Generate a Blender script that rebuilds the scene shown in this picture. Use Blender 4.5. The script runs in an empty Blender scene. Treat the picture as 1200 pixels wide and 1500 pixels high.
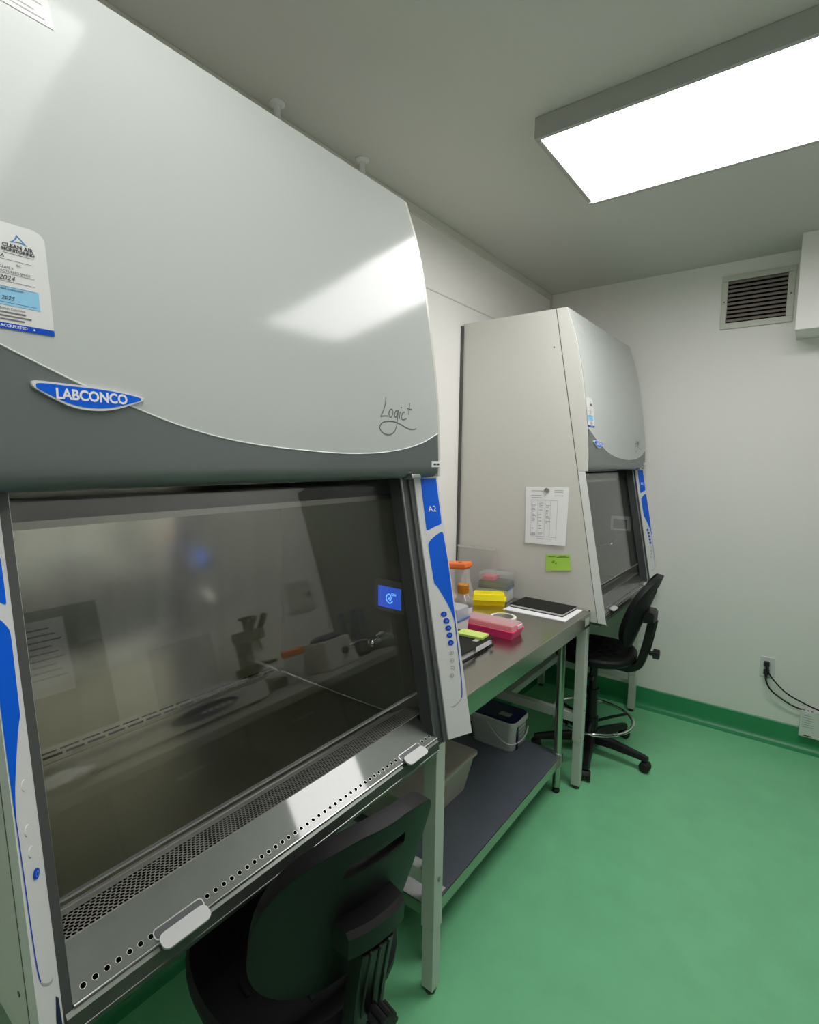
import bpy, bmesh, math, random
from mathutils import Matrix, Vector
random.seed(7)
SC = bpy.context.scene
COL = SC.collection
R = math.radians

# ------------------------------------------------------------------ materials
def lin(c):
    c = c / 255.0
    return c / 12.92 if c <= 0.04045 else ((c + 0.055) / 1.055) ** 2.4
def rgb(r, g, b):
    return (lin(r), lin(g), lin(b), 1.0)
MATS = {}
def mat(name, col, rough=0.5, metal=0.0, noise=None, bump=None, spec=0.5, emit=None, aniso=0.0, coat=0.0, trans=0.0, alpha=1.0):
    m = bpy.data.materials.new(name)
    m.use_nodes = True
    nt = m.node_tree
    b = nt.nodes['Principled BSDF']
    b.inputs['Base Color'].default_value = col
    b.inputs['Roughness'].default_value = rough
    b.inputs['Metallic'].default_value = metal
    b.inputs['Specular IOR Level'].default_value = spec
    if coat:
        b.inputs['Coat Weight'].default_value = coat
        b.inputs['Coat Roughness'].default_value = 0.05
    if trans:
        b.inputs['Transmission Weight'].default_value = trans
    if alpha < 1:
        b.inputs['Alpha'].default_value = alpha
    if emit:
        b.inputs['Emission Color'].default_value = emit[0]
        b.inputs['Emission Strength'].default_value = emit[1]
    tc = None
    def coords(scale):
        nonlocal tc
        if tc is None:
            tc = nt.nodes.new('ShaderNodeTexCoord')
        mp = nt.nodes.new('ShaderNodeMapping')
        mp.inputs['Scale'].default_value = scale
        nt.links.new(tc.outputs['Object'], mp.inputs['Vector'])
        return mp.outputs['Vector']
    if noise:                                    # (scale xyz, amount, detail)
        sc, amt, det = noise
        n = nt.nodes.new('ShaderNodeTexNoise')
        n.inputs['Scale'].default_value = 1.0
        n.inputs['Detail'].default_value = det
        nt.links.new(coords(sc), n.inputs['Vector'])
        mr = nt.nodes.new('ShaderNodeMapRange')
        mr.inputs['To Min'].default_value = 1 - amt
        mr.inputs['To Max'].default_value = 1 + amt
        nt.links.new(n.outputs['Fac'], mr.inputs['Value'])
        mx = nt.nodes.new('ShaderNodeVectorMath'); mx.operation = 'SCALE'
        mx.inputs[0].default_value = col[:3]
        nt.links.new(mr.outputs['Result'], mx.inputs['Scale'])
        nt.links.new(mx.outputs['Vector'], b.inputs['Base Color'])
        if metal > 0.5:
            mr2 = nt.nodes.new('ShaderNodeMapRange')
            mr2.inputs['To Min'].default_value = max(0.03, rough - 0.08)
            mr2.inputs['To Max'].default_value = rough + 0.08
            nt.links.new(n.outputs['Fac'], mr2.inputs['Value'])
            nt.links.new(mr2.outputs['Result'], b.inputs['Roughness'])
    if bump:                                     # (scale xyz, strength, distance)
        sc, st, di = bump
        n = nt.nodes.new('ShaderNodeTexNoise')
        n.inputs['Scale'].default_value = 1.0
        n.inputs['Detail'].default_value = 3
        nt.links.new(coords(sc), n.inputs['Vector'])
        bp = nt.nodes.new('ShaderNodeBump')
        bp.inputs['Strength'].default_value = st
        bp.inputs['Distance'].default_value = di
        nt.links.new(n.outputs['Fac'], bp.inputs['Height'])
        nt.links.new(bp.outputs['Normal'], b.inputs['Normal'])
    if aniso:
        b.inputs['Anisotropic'].default_value = aniso
    MATS[name] = m
    return m
def glass_mat(name, tint, extra=0.0, rough=0.0, ior=1.5):
    m = bpy.data.materials.new(name); m.use_nodes = True
    nt = m.node_tree; nt.nodes.clear()
    out = nt.nodes.new('ShaderNodeOutputMaterial')
    tr = nt.nodes.new('ShaderNodeBsdfTransparent'); tr.inputs['Color'].default_value = tint
    gl = nt.nodes.new('ShaderNodeBsdfGlossy'); gl.inputs['Roughness'].default_value = rough
    # Schlick reflectance, the same on the entry and exit faces of a thin pane
    lw = nt.nodes.new('ShaderNodeLayerWeight'); lw.inputs['Blend'].default_value = 0.5
    pw = nt.nodes.new('ShaderNodeMath'); pw.operation = 'POWER'; pw.inputs[1].default_value = 5.0
    f0 = ((ior - 1) / (ior + 1)) ** 2
    ma = nt.nodes.new('ShaderNodeMath'); ma.operation = 'MULTIPLY_ADD'; ma.inputs[1].default_value = 1 - f0; ma.inputs[2].default_value = f0
    nt.links.new(lw.outputs['Facing'], pw.inputs[0]); nt.links.new(pw.outputs[0], ma.inputs[0])
    mx = nt.nodes.new('ShaderNodeMixShader')
    nt.links.new(ma.outputs[0], mx.inputs['Fac'])
    nt.links.new(tr.outputs['BSDF'], mx.inputs[1]); nt.links.new(gl.outputs['BSDF'], mx.inputs[2])
    last = mx
    if extra:
        df = nt.nodes.new('ShaderNodeBsdfDiffuse'); df.inputs['Color'].default_value = (0.85, 0.86, 0.86, 1)
        m2 = nt.nodes.new('ShaderNodeMixShader'); m2.inputs['Fac'].default_value = extra
        nt.links.new(mx.outputs['Shader'], m2.inputs[1]); nt.links.new(df.outputs['BSDF'], m2.inputs[2])
        last = m2
    nt.links.new(last.outputs['Shader'], out.inputs['Surface'])
    MATS[name] = m
    return m

M_WALL = mat('wall paint', rgb(239, 238, 234), 0.55, bump=((60, 60, 60), 0.04, 0.002))
M_CEIL = mat('ceiling paint', rgb(203, 204, 197), 0.8, bump=((90, 90, 90), 0.05, 0.002))
M_FLOOR = mat('green resin floor', rgb(126, 206, 152), 0.32, noise=((7, 7, 7), 0.13, 6), bump=((420, 420, 420), 0.10, 0.002))
M_COVE = mat('green cove', rgb(54, 150, 98), 0.4, noise=((9, 9, 9), 0.08, 3))
M_HOOD = mat('light grey enamel', rgb(191, 197, 193), 0.12, spec=0.25, bump=((800, 800, 800), 0.012, 0.001))
M_BODY = mat('warm light grey enamel', rgb(208, 208, 201), 0.35, bump=((700, 700, 700), 0.03, 0.001))
M_BAND = mat('dark grey enamel', rgb(104, 111, 109), 0.16, spec=0.35, bump=((800, 800, 800), 0.012, 0.001))
M_WHITE = mat('white plastic', rgb(222, 224, 222), 0.3)
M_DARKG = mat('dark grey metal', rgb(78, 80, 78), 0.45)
M_MIDG = mat('mid grey metal', rgb(128, 130, 126), 0.45)
M_TRACK = mat('grey anodised track', rgb(84, 88, 88), 0.35, 0.3)
M_ALU = mat('aluminium', rgb(200, 202, 200), 0.28, 1.0)
M_BLUE = mat('bright blue film', rgb(0, 98, 228), 0.35, spec=0.25)
M_BLUE2 = mat('deep blue film', rgb(4, 76, 196), 0.35, spec=0.25)
M_INK = mat('black ink', rgb(40, 42, 48), 0.6)
M_GREYINK = mat('grey ink', rgb(110, 112, 112), 0.6)
M_PALEINK = mat('pale ink', rgb(168, 172, 170), 0.6)
M_WINK = mat('white ink', rgb(240, 243, 246), 0.5)
M_STEEL_BACK = mat('brushed steel vertical', rgb(222, 221, 208), 0.16, 0.95, noise=((3, 22, 0.5), 0.14, 3))
M_STEEL_SIDE = mat('brushed steel side', rgb(170, 170, 162), 0.38, 0.85, noise=((40, 3, 3), 0.06, 2))
M_STEEL_FLOOR = mat('brushed steel tray', rgb(160, 156, 140), 0.33, 0.9, noise=((5, 5, 5), 0.08, 3))
M_SILL = mat('satin steel sill', rgb(206, 207, 202), 0.36, 0.8, noise=((6, 40, 6), 0.06, 3))
M_GRILLE = mat('perforated steel', rgb(196, 197, 192), 0.5, 0.55)
M_SILL2 = mat('lacquered steel sill', rgb(90, 95, 89), 0.5, 0.9, noise=((18, 18, 18), 0.22, 5), coat=1.0)
M_PALEALU = mat('pale satin aluminium', rgb(196, 198, 196), 0.5, 0.3)
M_APRON = mat('satin steel apron', rgb(112, 118, 110), 0.42, 0.8, noise=((4, 30, 4), 0.1, 3))
M_TABLE = mat('stainless table', rgb(186, 184, 176), 0.22, 1.0, noise=((10, 3, 10), 0.08, 4))
M_SHELF = mat('galvanised undershelf', rgb(112, 119, 130), 0.33, 0.3, noise=((14, 14, 14), 0.09, 4))
M_LEG = mat('grey painted steel', rgb(204, 208, 200), 0.4)
M_BLACK = mat('black polyurethane', rgb(15, 15, 16), 0.55, spec=0.35, bump=((300, 300, 300), 0.10, 0.002))
M_BLACKP = mat('black nylon', rgb(15, 15, 16), 0.42)
M_RUBBER = mat('black rubber', rgb(24, 24, 25), 0.6)
M_CHROME = mat('chrome', rgb(225, 226, 226), 0.08, 1.0)
M_HOLE = mat('dark void', rgb(10, 10, 10), 0.9, spec=0.1)
M_GLASS = glass_mat('tinted sash glass', (0.94, 0.95, 0.94, 1), ior=1.72)
glass_mat('sash edge', (0.62, 0.64, 0.60, 1), extra=0.25, rough=0.25)
M_CLEAR = glass_mat('clear plastic', (0.93, 0.94, 0.94, 1), extra=0.13, rough=0.12, ior=1.4)
M_BAG = glass_mat('clear bag film', (0.97, 0.95, 0.92, 1), extra=0.30, rough=0.2, ior=1.45)
M_PAPER = mat('paper', rgb(238, 239, 240), 0.7)
M_DIFF = mat('lit diffuser', rgb(250, 250, 250), 0.5, emit=((1.0, 0.972, 0.975, 1), 9.0))
M_FRAME = mat('fixture frame', rgb(168, 170, 164), 0.45)

# ------------------------------------------------------------------ mesh builder
class MB:
    def __init__(self):
        self.bm = bmesh.new()
    def _merge(self, tmp, M=None):
        if M is not None:
            bmesh.ops.transform(tmp, matrix=M, verts=tmp.verts)
        me = bpy.data.meshes.new('tmp'); tmp.to_mesh(me); tmp.free()
        self.bm.from_mesh(me); bpy.data.meshes.remove(me)
        return self
    def box(self, x0, x1, y0, y1, z0, z1, bev=0.0, seg=2, M=None):
        t = bmesh.new()
        bmesh.ops.create_cube(t, size=1.0)
        for v in t.verts:
            v.co = Vector(((x0 + x1) / 2 + v.co.x * (x1 - x0), (y0 + y1) / 2 + v.co.y * (y1 - y0), (z0 + z1) / 2 + v.co.z * (z1 - z0)))
        if bev:
            bmesh.ops.bevel(t, geom=list(t.edges), offset=bev, segments=seg, affect='EDGES', profile=0.5)
        return self._merge(t, M)
    def loft(self, rings, cap=True, closed=True, M=None):
        """rings: list of equal-length point loops"""
        t = bmesh.new()
        vs = [[t.verts.new(p) for p in r] for r in rings]
        n = len(rings[0])
        for a, b in zip(vs[:-1], vs[1:]):
            for i in range(n if closed else n - 1):
                j = (i + 1) % n
                t.faces.new((a[i], a[j], b[j], b[i]))
        if cap:
            t.faces.new(list(reversed(vs[0]))); t.faces.new(vs[-1])
        bmesh.ops.recalc_face_normals(t, faces=t.faces)
        return self._merge(t, M)
    def prism(self, pts, axis, a, b, bev=0.0, M=None):
        """2-D polygon extruded along axis between a and b"""
        def P(p, h):
            if axis == 'x': return (h, p[0], p[1])
            if axis == 'y': return (p[0], h, p[1])
            return (p[0], p[1], h)
        t = bmesh.new()
        lo = [t.verts.new(P(p, a)) for p in pts]; hi = [t.verts.new(P(p, b)) for p in pts]
        n = len(pts)
        for i in range(n):
            t.faces.new((lo[i], lo[(i + 1) % n], hi[(i + 1) % n], hi[i]))
        t.faces.new(list(reversed(lo))); t.faces.new(hi)
        bmesh.ops.recalc_face_normals(t, faces=t.faces)
        if bev:
            bmesh.ops.bevel(t, geom=list(t.edges), offset=bev, segments=2, affect='EDGES', profile=0.5)
        return self._merge(t, M)
    def tube(self, pts, r, seg=10, closed=False, M=None, flat=None):
        """round (or flattened: flat=(ry, rz) with fixed frame) tube along points"""
        pts = [Vector(p) for p in pts]
        n = len(pts)
        rad = r if isinstance(r, (list, tuple)) else [r] * n
        rings = []
        prev = None
        for i, p in enumerate(pts):
            if closed:
                d = pts[(i + 1) % n] - pts[i - 1]
            else:
                d = pts[min(i + 1, n - 1)] - pts[max(i - 1, 0)]
            d.normalize()
            ref = Vector((0, 0, 1)) if abs(d.z) < 0.95 else Vector((0, 1, 0))
            if prev is not None:
                ref = prev
            u = d.cross(ref)
            if u.length < 1e-5:
                u = d.orthogonal()
            u.normalize(); w = u.cross(d).normalized(); prev = w
            rings.append([p + (u * math.cos(2 * math.pi * k / seg) + w * math.sin(2 * math.pi * k / seg)) * rad[i] for k in range(seg)])
        if closed:
            rings.append(rings[0])
            self.loft(rings, cap=False, M=M)
        else:
            self.loft(rings, M=M)
        return self
    def cyl(self, p0, p1, r0, r1=None, seg=20, M=None, bev=0.0):
        r1 = r0 if r1 is None else r1
        p0, p1 = Vector(p0), Vector(p1)
        d = (p1 - p0); L = d.length; d.normalize()
        u = d.orthogonal().normalized(); w = d.cross(u)
        prof = [(r0, 0), (r1, L)] if not bev else [(r0 - bev, 0), (r0, bev), (r1, L - bev), (r1 - bev, L)]
        rings = [[p0 + d * h + (u * math.cos(2 * math.pi * k / seg) + w * math.sin(2 * math.pi * k / seg)) * rr for k in range(seg)] for rr, h in prof]
        return self.loft(rings, M=M)
    def lathe(self, prof, c=(0, 0, 0), seg=28, M=None, cap=True):
        rings = [[(c[0] + r * math.cos(2 * math.pi * k / seg), c[1] + r * math.sin(2 * math.pi * k / seg), c[2] + z) for k in range(seg)] for r, z in prof]
        return self.loft(rings, cap=cap, M=M)
    def sphere(self, c, r, M=None, seg=16):
        t = bmesh.new()
        bmesh.ops.create_uvsphere(t, u_segments=seg, v_segments=seg // 2 + 2, radius=r)
        bmesh.ops.translate(t, verts=t.verts, vec=c)
        return self._merge(t, M)
    def faces(self, verts, fs):
        t = bmesh.new()
        v = [t.verts.new(p) for p in verts]
        for f in fs:
            try: t.faces.new([v[i] for i in f])
            except ValueError: pass
        return self._merge(t)
    def xf(self, M):
        bmesh.ops.transform(self.bm, matrix=M, verts=self.bm.verts); return self
    def fn(self, f):
        for v in self.bm.verts: v.co = Vector(f(*v.co))
        return self
    def build(self, name, material, parent=None, smooth=True, weld=False, norm=False, world=False, wn=True):
        if weld: bmesh.ops.remove_doubles(self.bm, verts=self.bm.verts, dist=1e-5)
        if norm: bmesh.ops.recalc_face_normals(self.bm, faces=self.bm.faces)
        if world and parent is not None:
            o = parent
            off = Vector((0, 0, 0))
            while o is not None:
                off += o.location; o = o.parent
            bmesh.ops.translate(self.bm, verts=self.bm.verts, vec=-off)
        me = bpy.data.meshes.new(name)
        self.bm.to_mesh(me); self.bm.free()
        me.materials.append(material)
        if smooth:
            for p in me.polygons: p.use_smooth = True
            me.set_sharp_from_angle(angle=R(32))
        o = bpy.data.objects.new(name, me)
        COL.objects.link(o)
        if parent is not None: o.parent = parent
        if smooth and wn:
            w_ = o.modifiers.new('face weighted normals', 'WEIGHTED_NORMAL'); w_.keep_sharp = True; w_.weight = 60
        return o

def tag(o, label=None, cat=None, group=None, kind=None):
    if label: o['label'] = label
    if cat: o['category'] = cat
    if group: o['group'] = group
    if kind: o['kind'] = kind
    return o
def thing(name, label, cat, loc=(0, 0, 0), rz=0.0, group=None):
    o = bpy.data.objects.new(name, None); COL.objects.link(o)
    o.empty_display_size = 0.1
    o.location = loc; o.rotation_euler = (0, 0, rz)
    return tag(o, label, cat, group)
def struct(o): return tag(o, kind='structure')

def text2d(s, size, align='CENTER', shear=0.0, bold=0.0, sp=1.0):
    cu = bpy.data.curves.new('t', 'FONT'); cu.body = s; cu.size = size
    cu.align_x = align; cu.align_y = 'CENTER'; cu.shear = shear; cu.offset = bold; cu.space_character = sp
    cu.resolution_u = 3
    ob = bpy.data.objects.new('t', cu); COL.objects.link(ob)
    me = bpy.data.meshes.new_from_object(ob)
    vs = [(v.co.x, v.co.y) for v in me.vertices]; fs = [tuple(p.vertices) for p in me.polygons]
    bpy.data.objects.remove(ob); bpy.data.curves.remove(cu); bpy.data.meshes.remove(me)
    return vs, fs
def stroke2d(pts, w, closed=False):
    """flat ribbon polyline in 2-D, returns verts, faces"""
    vs, fs = [], []
    n = len(pts)
    for i, p in enumerate(pts):
        a = pts[(i - 1) % n] if (closed or i > 0) else p
        b = pts[(i + 1) % n] if (closed or i < n - 1) else p
        dx, dy = b[0] - a[0], b[1] - a[1]; L = math.hypot(dx, dy) or 1
        ww = w[i] if isinstance(w, (list, tuple)) else w
        nx, ny = -dy / L * ww / 2, dx / L * ww / 2
        vs += [(p[0] + nx, p[1] + ny), (p[0] - nx, p[1] - ny)]
    m = n if closed else n - 1
    for i in range(m):
        j = (i + 1) % n
        fs.append((2 * i, 2 * i + 1, 2 * j + 1, 2 * j))
    return vs, fs
def smooth2d(pts, k=8, closed=False):
    out = []; n = len(pts)
    rng = n if closed else n - 1
    for i in range(rng):
        g = lambda q: pts[q % n] if closed else pts[max(0, min(n - 1, q))]
        p0, p1, p2, p3 = g(i - 1), g(i), g(i + 1), g(i + 2)
        for s in range(k):
            t = s / k
            out.append(tuple(0.5 * ((2 * p1[d]) + (-p0[d] + p2[d]) * t + (2 * p0[d] - 5 * p1[d] + 4 * p2[d] - p3[d]) * t * t + (-p0[d] + 3 * p1[d] - 3 * p2[d] + p3[d]) * t ** 3) for d in range(len(p1))))
    if not closed: out.append(tuple(pts[-1]))
    return out
def rect2d(x0, x1, y0, y1): return [(x0, y0), (x1, y0), (x1, y1), (x0, y1)], [(0, 1, 2, 3)]
def rrect(x0, x1, y0, y1, r, k=5):
    out = []
    for cx, cy, a0 in ((x1 - r, y1 - r, 0), (x0 + r, y1 - r, 90), (x0 + r, y0 + r, 180), (x1 - r, y0 + r, 270)):
        for i in range(k + 1):
            a = R(a0 + 90 * i / k); out.append((cx + r * math.cos(a), cy + r * math.sin(a)))
    return out
def ell2d(cx, cy, rx, ry, n=20): return [(cx + rx * math.cos(2 * math.pi * i / n), cy + ry * math.sin(2 * math.pi * i / n)) for i in range(n)]
def fan(poly): return list(poly), [tuple(range(len(poly)))]
def decal(mb, vf, mapf):
    vs, fs = vf
    mb.faces([mapf(*p) for p in vs], fs)
    return mb

# ------------------------------------------------------------------ room
XW, YB, YF, H = 2.45, 3.372, -1.45, 2.742
def wallbox(name, m, *a): return struct(MB().box(*a).build(name, m, smooth=False))
wallbox('floor', M_FLOOR, -0.1, XW + 0.1, YF - 0.1, YB + 0.1, -0.1, 0.0)
wallbox('ceiling', M_CEIL, -0.1, XW + 0.1, YF - 0.1, YB + 0.1, H, H + 0.1)
wallbox('wall_left', M_WALL, -0.1, 0.0, YF - 0.1, YB + 0.1, 0.0, H)
wallbox('wall_back', M_WALL, 0.0, XW, YB, YB + 0.1, 0.0, H)
wallbox('wall_right', M_WALL, XW, XW + 0.1, YF - 0.1, YB + 0.1, 0.0, H)
wallbox('wall_front', M_WALL, 0.0, XW, YF - 0.1, YF, 0.0, H)
def cove(name, p, q, nrm):
    """coved skirting: upright with a curved foot running from p to q, nrm points into the room"""
    prof = [(0.0, 0.0), (0.05, 0.0), (0.034, 0.004), (0.02, 0.012), (0.011, 0.026), (0.008, 0.045), (0.008, 0.125), (0.004, 0.129), (0.0, 0.129)]
    rings = [[(e[0] + nrm[0] * d, e[1] + nrm[1] * d, z) for d, z in prof] for e in (p, q)]
    return struct(MB().loft(rings).build(name, M_COVE))
cove('baseboard_back', (0, YB), (XW, YB), (0, -1))
cove('baseboard_left', (0, YF), (0, YB), (1, 0))
cove('baseboard_right', (XW, YF), (XW, YB), (-1, 0))
M_TRIM = mat('wall trim', rgb(208, 210, 200), 0.5)
struct(MB().box(0, 0.012, YF, YB, 2.703, 2.742, 0.003).build('trim_1', M_TRIM))
struct(MB().box(0, 0.003, YF, YB, 2.409, 2.415, 0.001).build('trim_2', M_TRIM))
struct(MB().box(0, 0.012, YB - 0.012, YB, 0.13, 2.74, 0.003).build('trim_3', M_TRIM))
# boxed bulkhead hung under the ceiling on the back wall
t = MB().box(1.402, XW, 3.12, YB, 2.273, H, 0.004).build('wall_bulkhead', M_WALL); struct(t)

# ceiling lights -----------------------------------------------------------------
def ceiling_light(y0, y1, label, md=None):
    x0, x1 = 0.694, 1.955
    t = thing('ceiling_light', label, 'ceiling light', ((x0 + x1) / 2, (y0 + y1) / 2, 2.676), group=None)
    f = MB()
    w = 0.017
    f.box(x0, x1, y0, y0 + w, 2.674, 2.741, 0.002); f.box(x0, x1, y1 - w, y1, 2.674, 2.741, 0.002)
    f.box(x0, x0 + w, y0 + w, y1 - w, 2.674, 2.741, 0.002); f.box(x1 - w, x1, y0 + w, y1 - w, 2.674, 2.741, 0.002)
    f.box(x0 + w, x1 - w, y0 + w, y1 - w, 2.73, 2.741)
    f.build('frame', M_FRAME, t, world=True)
    MB().box(x0 + w, x1 - w, y0 + w, y1 - w, 2.678, 2.684).build('diffuser', md or M_DIFF, t, world=True)
    for yy in (y0 + 0.03, y1 - 0.03):
        MB().box(x0 + 0.004, x0 + 0.022, yy - 0.006, yy + 0.006, 2.667, 2.675, 0.002).build('latch', M_FRAME, t, world=True)
    return t
ceiling_light(1.520, 2.092, 'white rectangular ceiling light in the upper right of the photo')
ceiling_light(-0.24, 0.336, 'ceiling light out of view, its soft reflection showing on the near cabinet hood', mat('dimmer lit diffuser', rgb(250, 250, 250), 0.5, emit=((1.0, 0.972, 0.975, 1), 3.9)))

def ceiling_rod(x, y, label):
    t = thing('ceiling_rod', label, 'pipe', (x, y, 2.31), group=None)
    MB().cyl((x, y, 2.312), (x, y, 2.738), 0.011, seg=16).build('pipe', M_WHITE, t, world=True)
    MB().lathe([(0.026, 0), (0.026, -0.004), (0.013, -0.012)], (x, y, 2.742), 20).build('flange', M_WHITE, t, world=True)
ceiling_rod(0.052, 0.965, 'thin white pipe above the near cabinet, nearer of the two to the camera')
ceiling_rod(0.060, 1.366, 'thin white pipe by the left wall, closer to the far cabinet')

# vent ---------------------------------------------------------------------------
t = thing('vent_grille', 'white framed air vent with dark horizontal slats on the back wall', 'vent', (1.21, YB, 2.52))
f = MB()
vx0, vx1, vz0, vz1 = 1.038, 1.381, 2.369, 2.666
ix0, ix1, iz0, iz1 = 1.067, 1.348, 2.402, 2.634
for a in ((vx0, vx1, vz0, iz0), (vx0, vx1, iz1, vz1), (vx0, ix0, iz0, iz1), (ix1, vx1, iz0, iz1)):
    f.box(a[0], a[1], YB - 0.012, YB, a[2], a[3], 0.0025)
f.build('frame', mat('vent frame', rgb(205, 207, 197), 0.45), t, world=True)
MB().box(ix0, ix1, YB - 0.002, YB, iz0, iz1).build('duct_opening', M_HOLE, t, world=True)
f = MB()
ns = 10
for i in range(ns):
    z = iz0 + (i + 0.5) * (iz1 - iz0) / ns
    f.faces([(ix0, YB - 0.012, z - 0.006), (ix1, YB - 0.012, z - 0.006), (ix1, YB - 0.003, z + 0.008), (ix0, YB - 0.003, z + 0.008),
             (ix0, YB - 0.012, z - 0.0045), (ix1, YB - 0.012, z - 0.0045), (ix1, YB - 0.003, z + 0.0095), (ix0, YB - 0.003, z + 0.0095)],
            [(0, 1, 2, 3), (7, 6, 5, 4), (0, 4, 5, 1), (1, 5, 6, 2), (2, 6, 7, 3), (3, 7, 4, 0)])
f.build('slats', mat('dusty slats', rgb(142, 132, 128), 0.6), t, world=True, smooth=False)
for x in (1.052, 1.365): MB().cyl((x, YB - 0.0125, 2.52), (x, YB - 0.0145, 2.52), 0.004, seg=10).build('screw', M_DARKG, t, world=True)

# outlet, cords, adapter -----------------------------------------------------------
t = thing('wall_outlet', 'white wall outlet on the back wall above the green skirting', 'outlet', (1.397, YB, 0.435))
MB().prism(rrect(1.361, 1.433, 0.377, 0.493, 0.006), 'y', YB - 0.007, YB, 0.0015).build('cover_plate', M_WHITE, t, world=True)
f = MB()
for z in (0.458, 0.412): f.prism(rrect(1.381, 1.413, z - 0.014, z + 0.014, 0.01), 'y', YB - 0.0095, YB - 0.006)
f.build('socket', mat('socket face', rgb(205, 206, 202), 0.4), t, world=True)
def cord(t, pts, plug):
    plug = Vector(plug)
    MB().tube(smooth2d(pts, 10), 0.0042, 8).build('cable', M_RUBBER, t, world=True)
    p = plug
    g = MB().box(p.x - 0.014, p.x + 0.014, p.y - 0.012, p.y + 0.016, p.z - 0.013, p.z + 0.013, 0.004)
    e = Vector(pts[1]) - Vector(pts[0]); e.normalize()
    g.cyl(p, p + e * 0.035, 0.010, 0.0055, 12)
    g.build('plug', M_RUBBER, t, world=True)
yc = YB - 0.03
t = thing('extension_cord', 'black cord from the upper socket of the wall outlet, running off to the right', 'cord', (1.394, yc, 0.459))
cord(t, [(1.394, yc, 0.455), (1.405, yc - 0.02, 0.425), (1.43, yc - 0.02, 0.385), (1.49, yc - 0.015, 0.325), (1.56, yc - 0.012, 0.29), (1.66, yc - 0.03, 0.268), (1.80, yc - 0.04, 0.26), (1.95, yc - 0.03, 0.10)], (1.394, yc, 0.459))
t = thing('power_strip', 'white power strip with printed label and a black plugged-in cord, right of the wall outlet', 'power strip', (1.64, YB - 0.03, 0.17))
cord(t, [(1.396, yc, 0.412), (1.397, yc - 0.018, 0.375), (1.42, yc - 0.02, 0.325), (1.47, yc - 0.015, 0.285), (1.53, yc - 0.012, 0.255), (1.585, yc + 0.004, 0.238)], (1.396, yc, 0.412))
MB().box(1.566, 1.78, YB - 0.042, YB - 0.0085, 0.093, 0.242, 0.005).build('housing', M_WHITE, t, world=True)
f = MB()
for i in range(6):
    zz = 0.215 - i * 0.013
    decal(f, rect2d(1.576, 1.576 + (0.05 if i % 3 else 0.04), zz, zz + 0.0035), lambda x, z: (x, YB - 0.0424, z))
f.build('label_print', M_PALEINK, t, world=True)
MB().box(1.585, 1.625, YB - 0.0426, YB - 0.042, 0.1, 0.106).build('label_bar', mat('brown ink', rgb(110, 62, 50), 0.6), t, world=True)
f = MB()
for x in (1.582, 1.60, 1.618): f.box(x - 0.004, x + 0.004, YB - 0.036, YB - 0.026, 0.2415, 0.2427)
f.build('slot', M_HOLE, t, world=True)

# ------------------------------------------------------------------ biosafety cabinets
ZB, ZT, ZH = 0.853, 2.311, 1.553                       # cabinet bottom, top, hood bottom
_sl = [(1.60, 0.03), (1.665, 0.055), (1.73, 0.088), (1.795, 0.117), (1.86, 0.146), (1.99, 0.177), (2.08, 0.20), (2.156, 0.25), (2.23, 0.34), (2.311, 0.37)]
_tab = None
def hx(z):
    """front of the bulged hood (x) at height z"""
    global _tab
    if _tab is None:
        _tab = []; x = 0.6945; zz = 1.60; N = 400
        def s(q):
            for (a, sa), (b, sb) in zip(_sl[:-1], _sl[1:]):
                if q <= b: return sa + (sb - sa) * (q - a) / (b - a)
            return _sl[-1][1]
        for i in range(N + 1):
            q = 1.60 + (ZT - 1.60) * i / N
            _tab.append((q, x)); x -= s(q) * (ZT - 1.60) / N
    if z <= 1.60:
        prof = [(1.553, 0.655), (1.5535, 0.668), (1.556, 0.677), (1.562, 0.686), (1.570, 0.6915), (1.58, 0.6943), (1.60, 0.6945)]
        for (a, xa), (b, xb) in zip(prof[:-1], prof[1:]):
            if z <= b: return xa + (xb - xa) * max(0, z - a) / (b - a)
    i = min(len(_tab) - 2, int((z - 1.60) / (ZT - 1.60) * 400))
    (a, xa), (b, xb) = _tab[i], _tab[i + 1]
    return xa + (xb - xa) * (z - a) / (b - a)
def xs(z): return 0.513 + 0.1785 * (ZT - z)             # seam between side panel and front cheek
def xc(z): return 0.685 + 0.1843 * (1.547 - z)          # outer front edge of the side columns
_cv = [(0.0, 1.752), (0.037, 1.735), (0.078, 1.717), (0.112, 1.703), (0.25, 1.655), (0.37, 1.631), (0.52, 1.619), (0.66, 1.6145), (0.80, 1.6225), (0.92, 1.6445), (1.0, 1.674)]
def curve(u):
    for i in range(len(_cv) - 1):
        if u <= _cv[i + 1][0] + 1e-9:
            g = lambda q: _cv[max(0, min(len(_cv) - 1, q))]
            p0, p1, p2, p3 = g(i - 1), g(i), g(i + 1), g(i + 2)
            h = p2[0] - p1[0]; t = (u - p1[0]) / h
            m1 = (p2[1] - p0[1]) / (p2[0] - p0[0]) * h; m2 = (p3[1] - p1[1]) / (p3[0] - p1[0]) * h
            return (2 * t ** 3 - 3 * t * t + 1) * p1[1] + (t ** 3 - 2 * t * t + t) * m1 + (-2 * t ** 3 + 3 * t * t) * p2[1] + (t ** 3 - t * t) * m2
    return _cv[-1][1]

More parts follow.
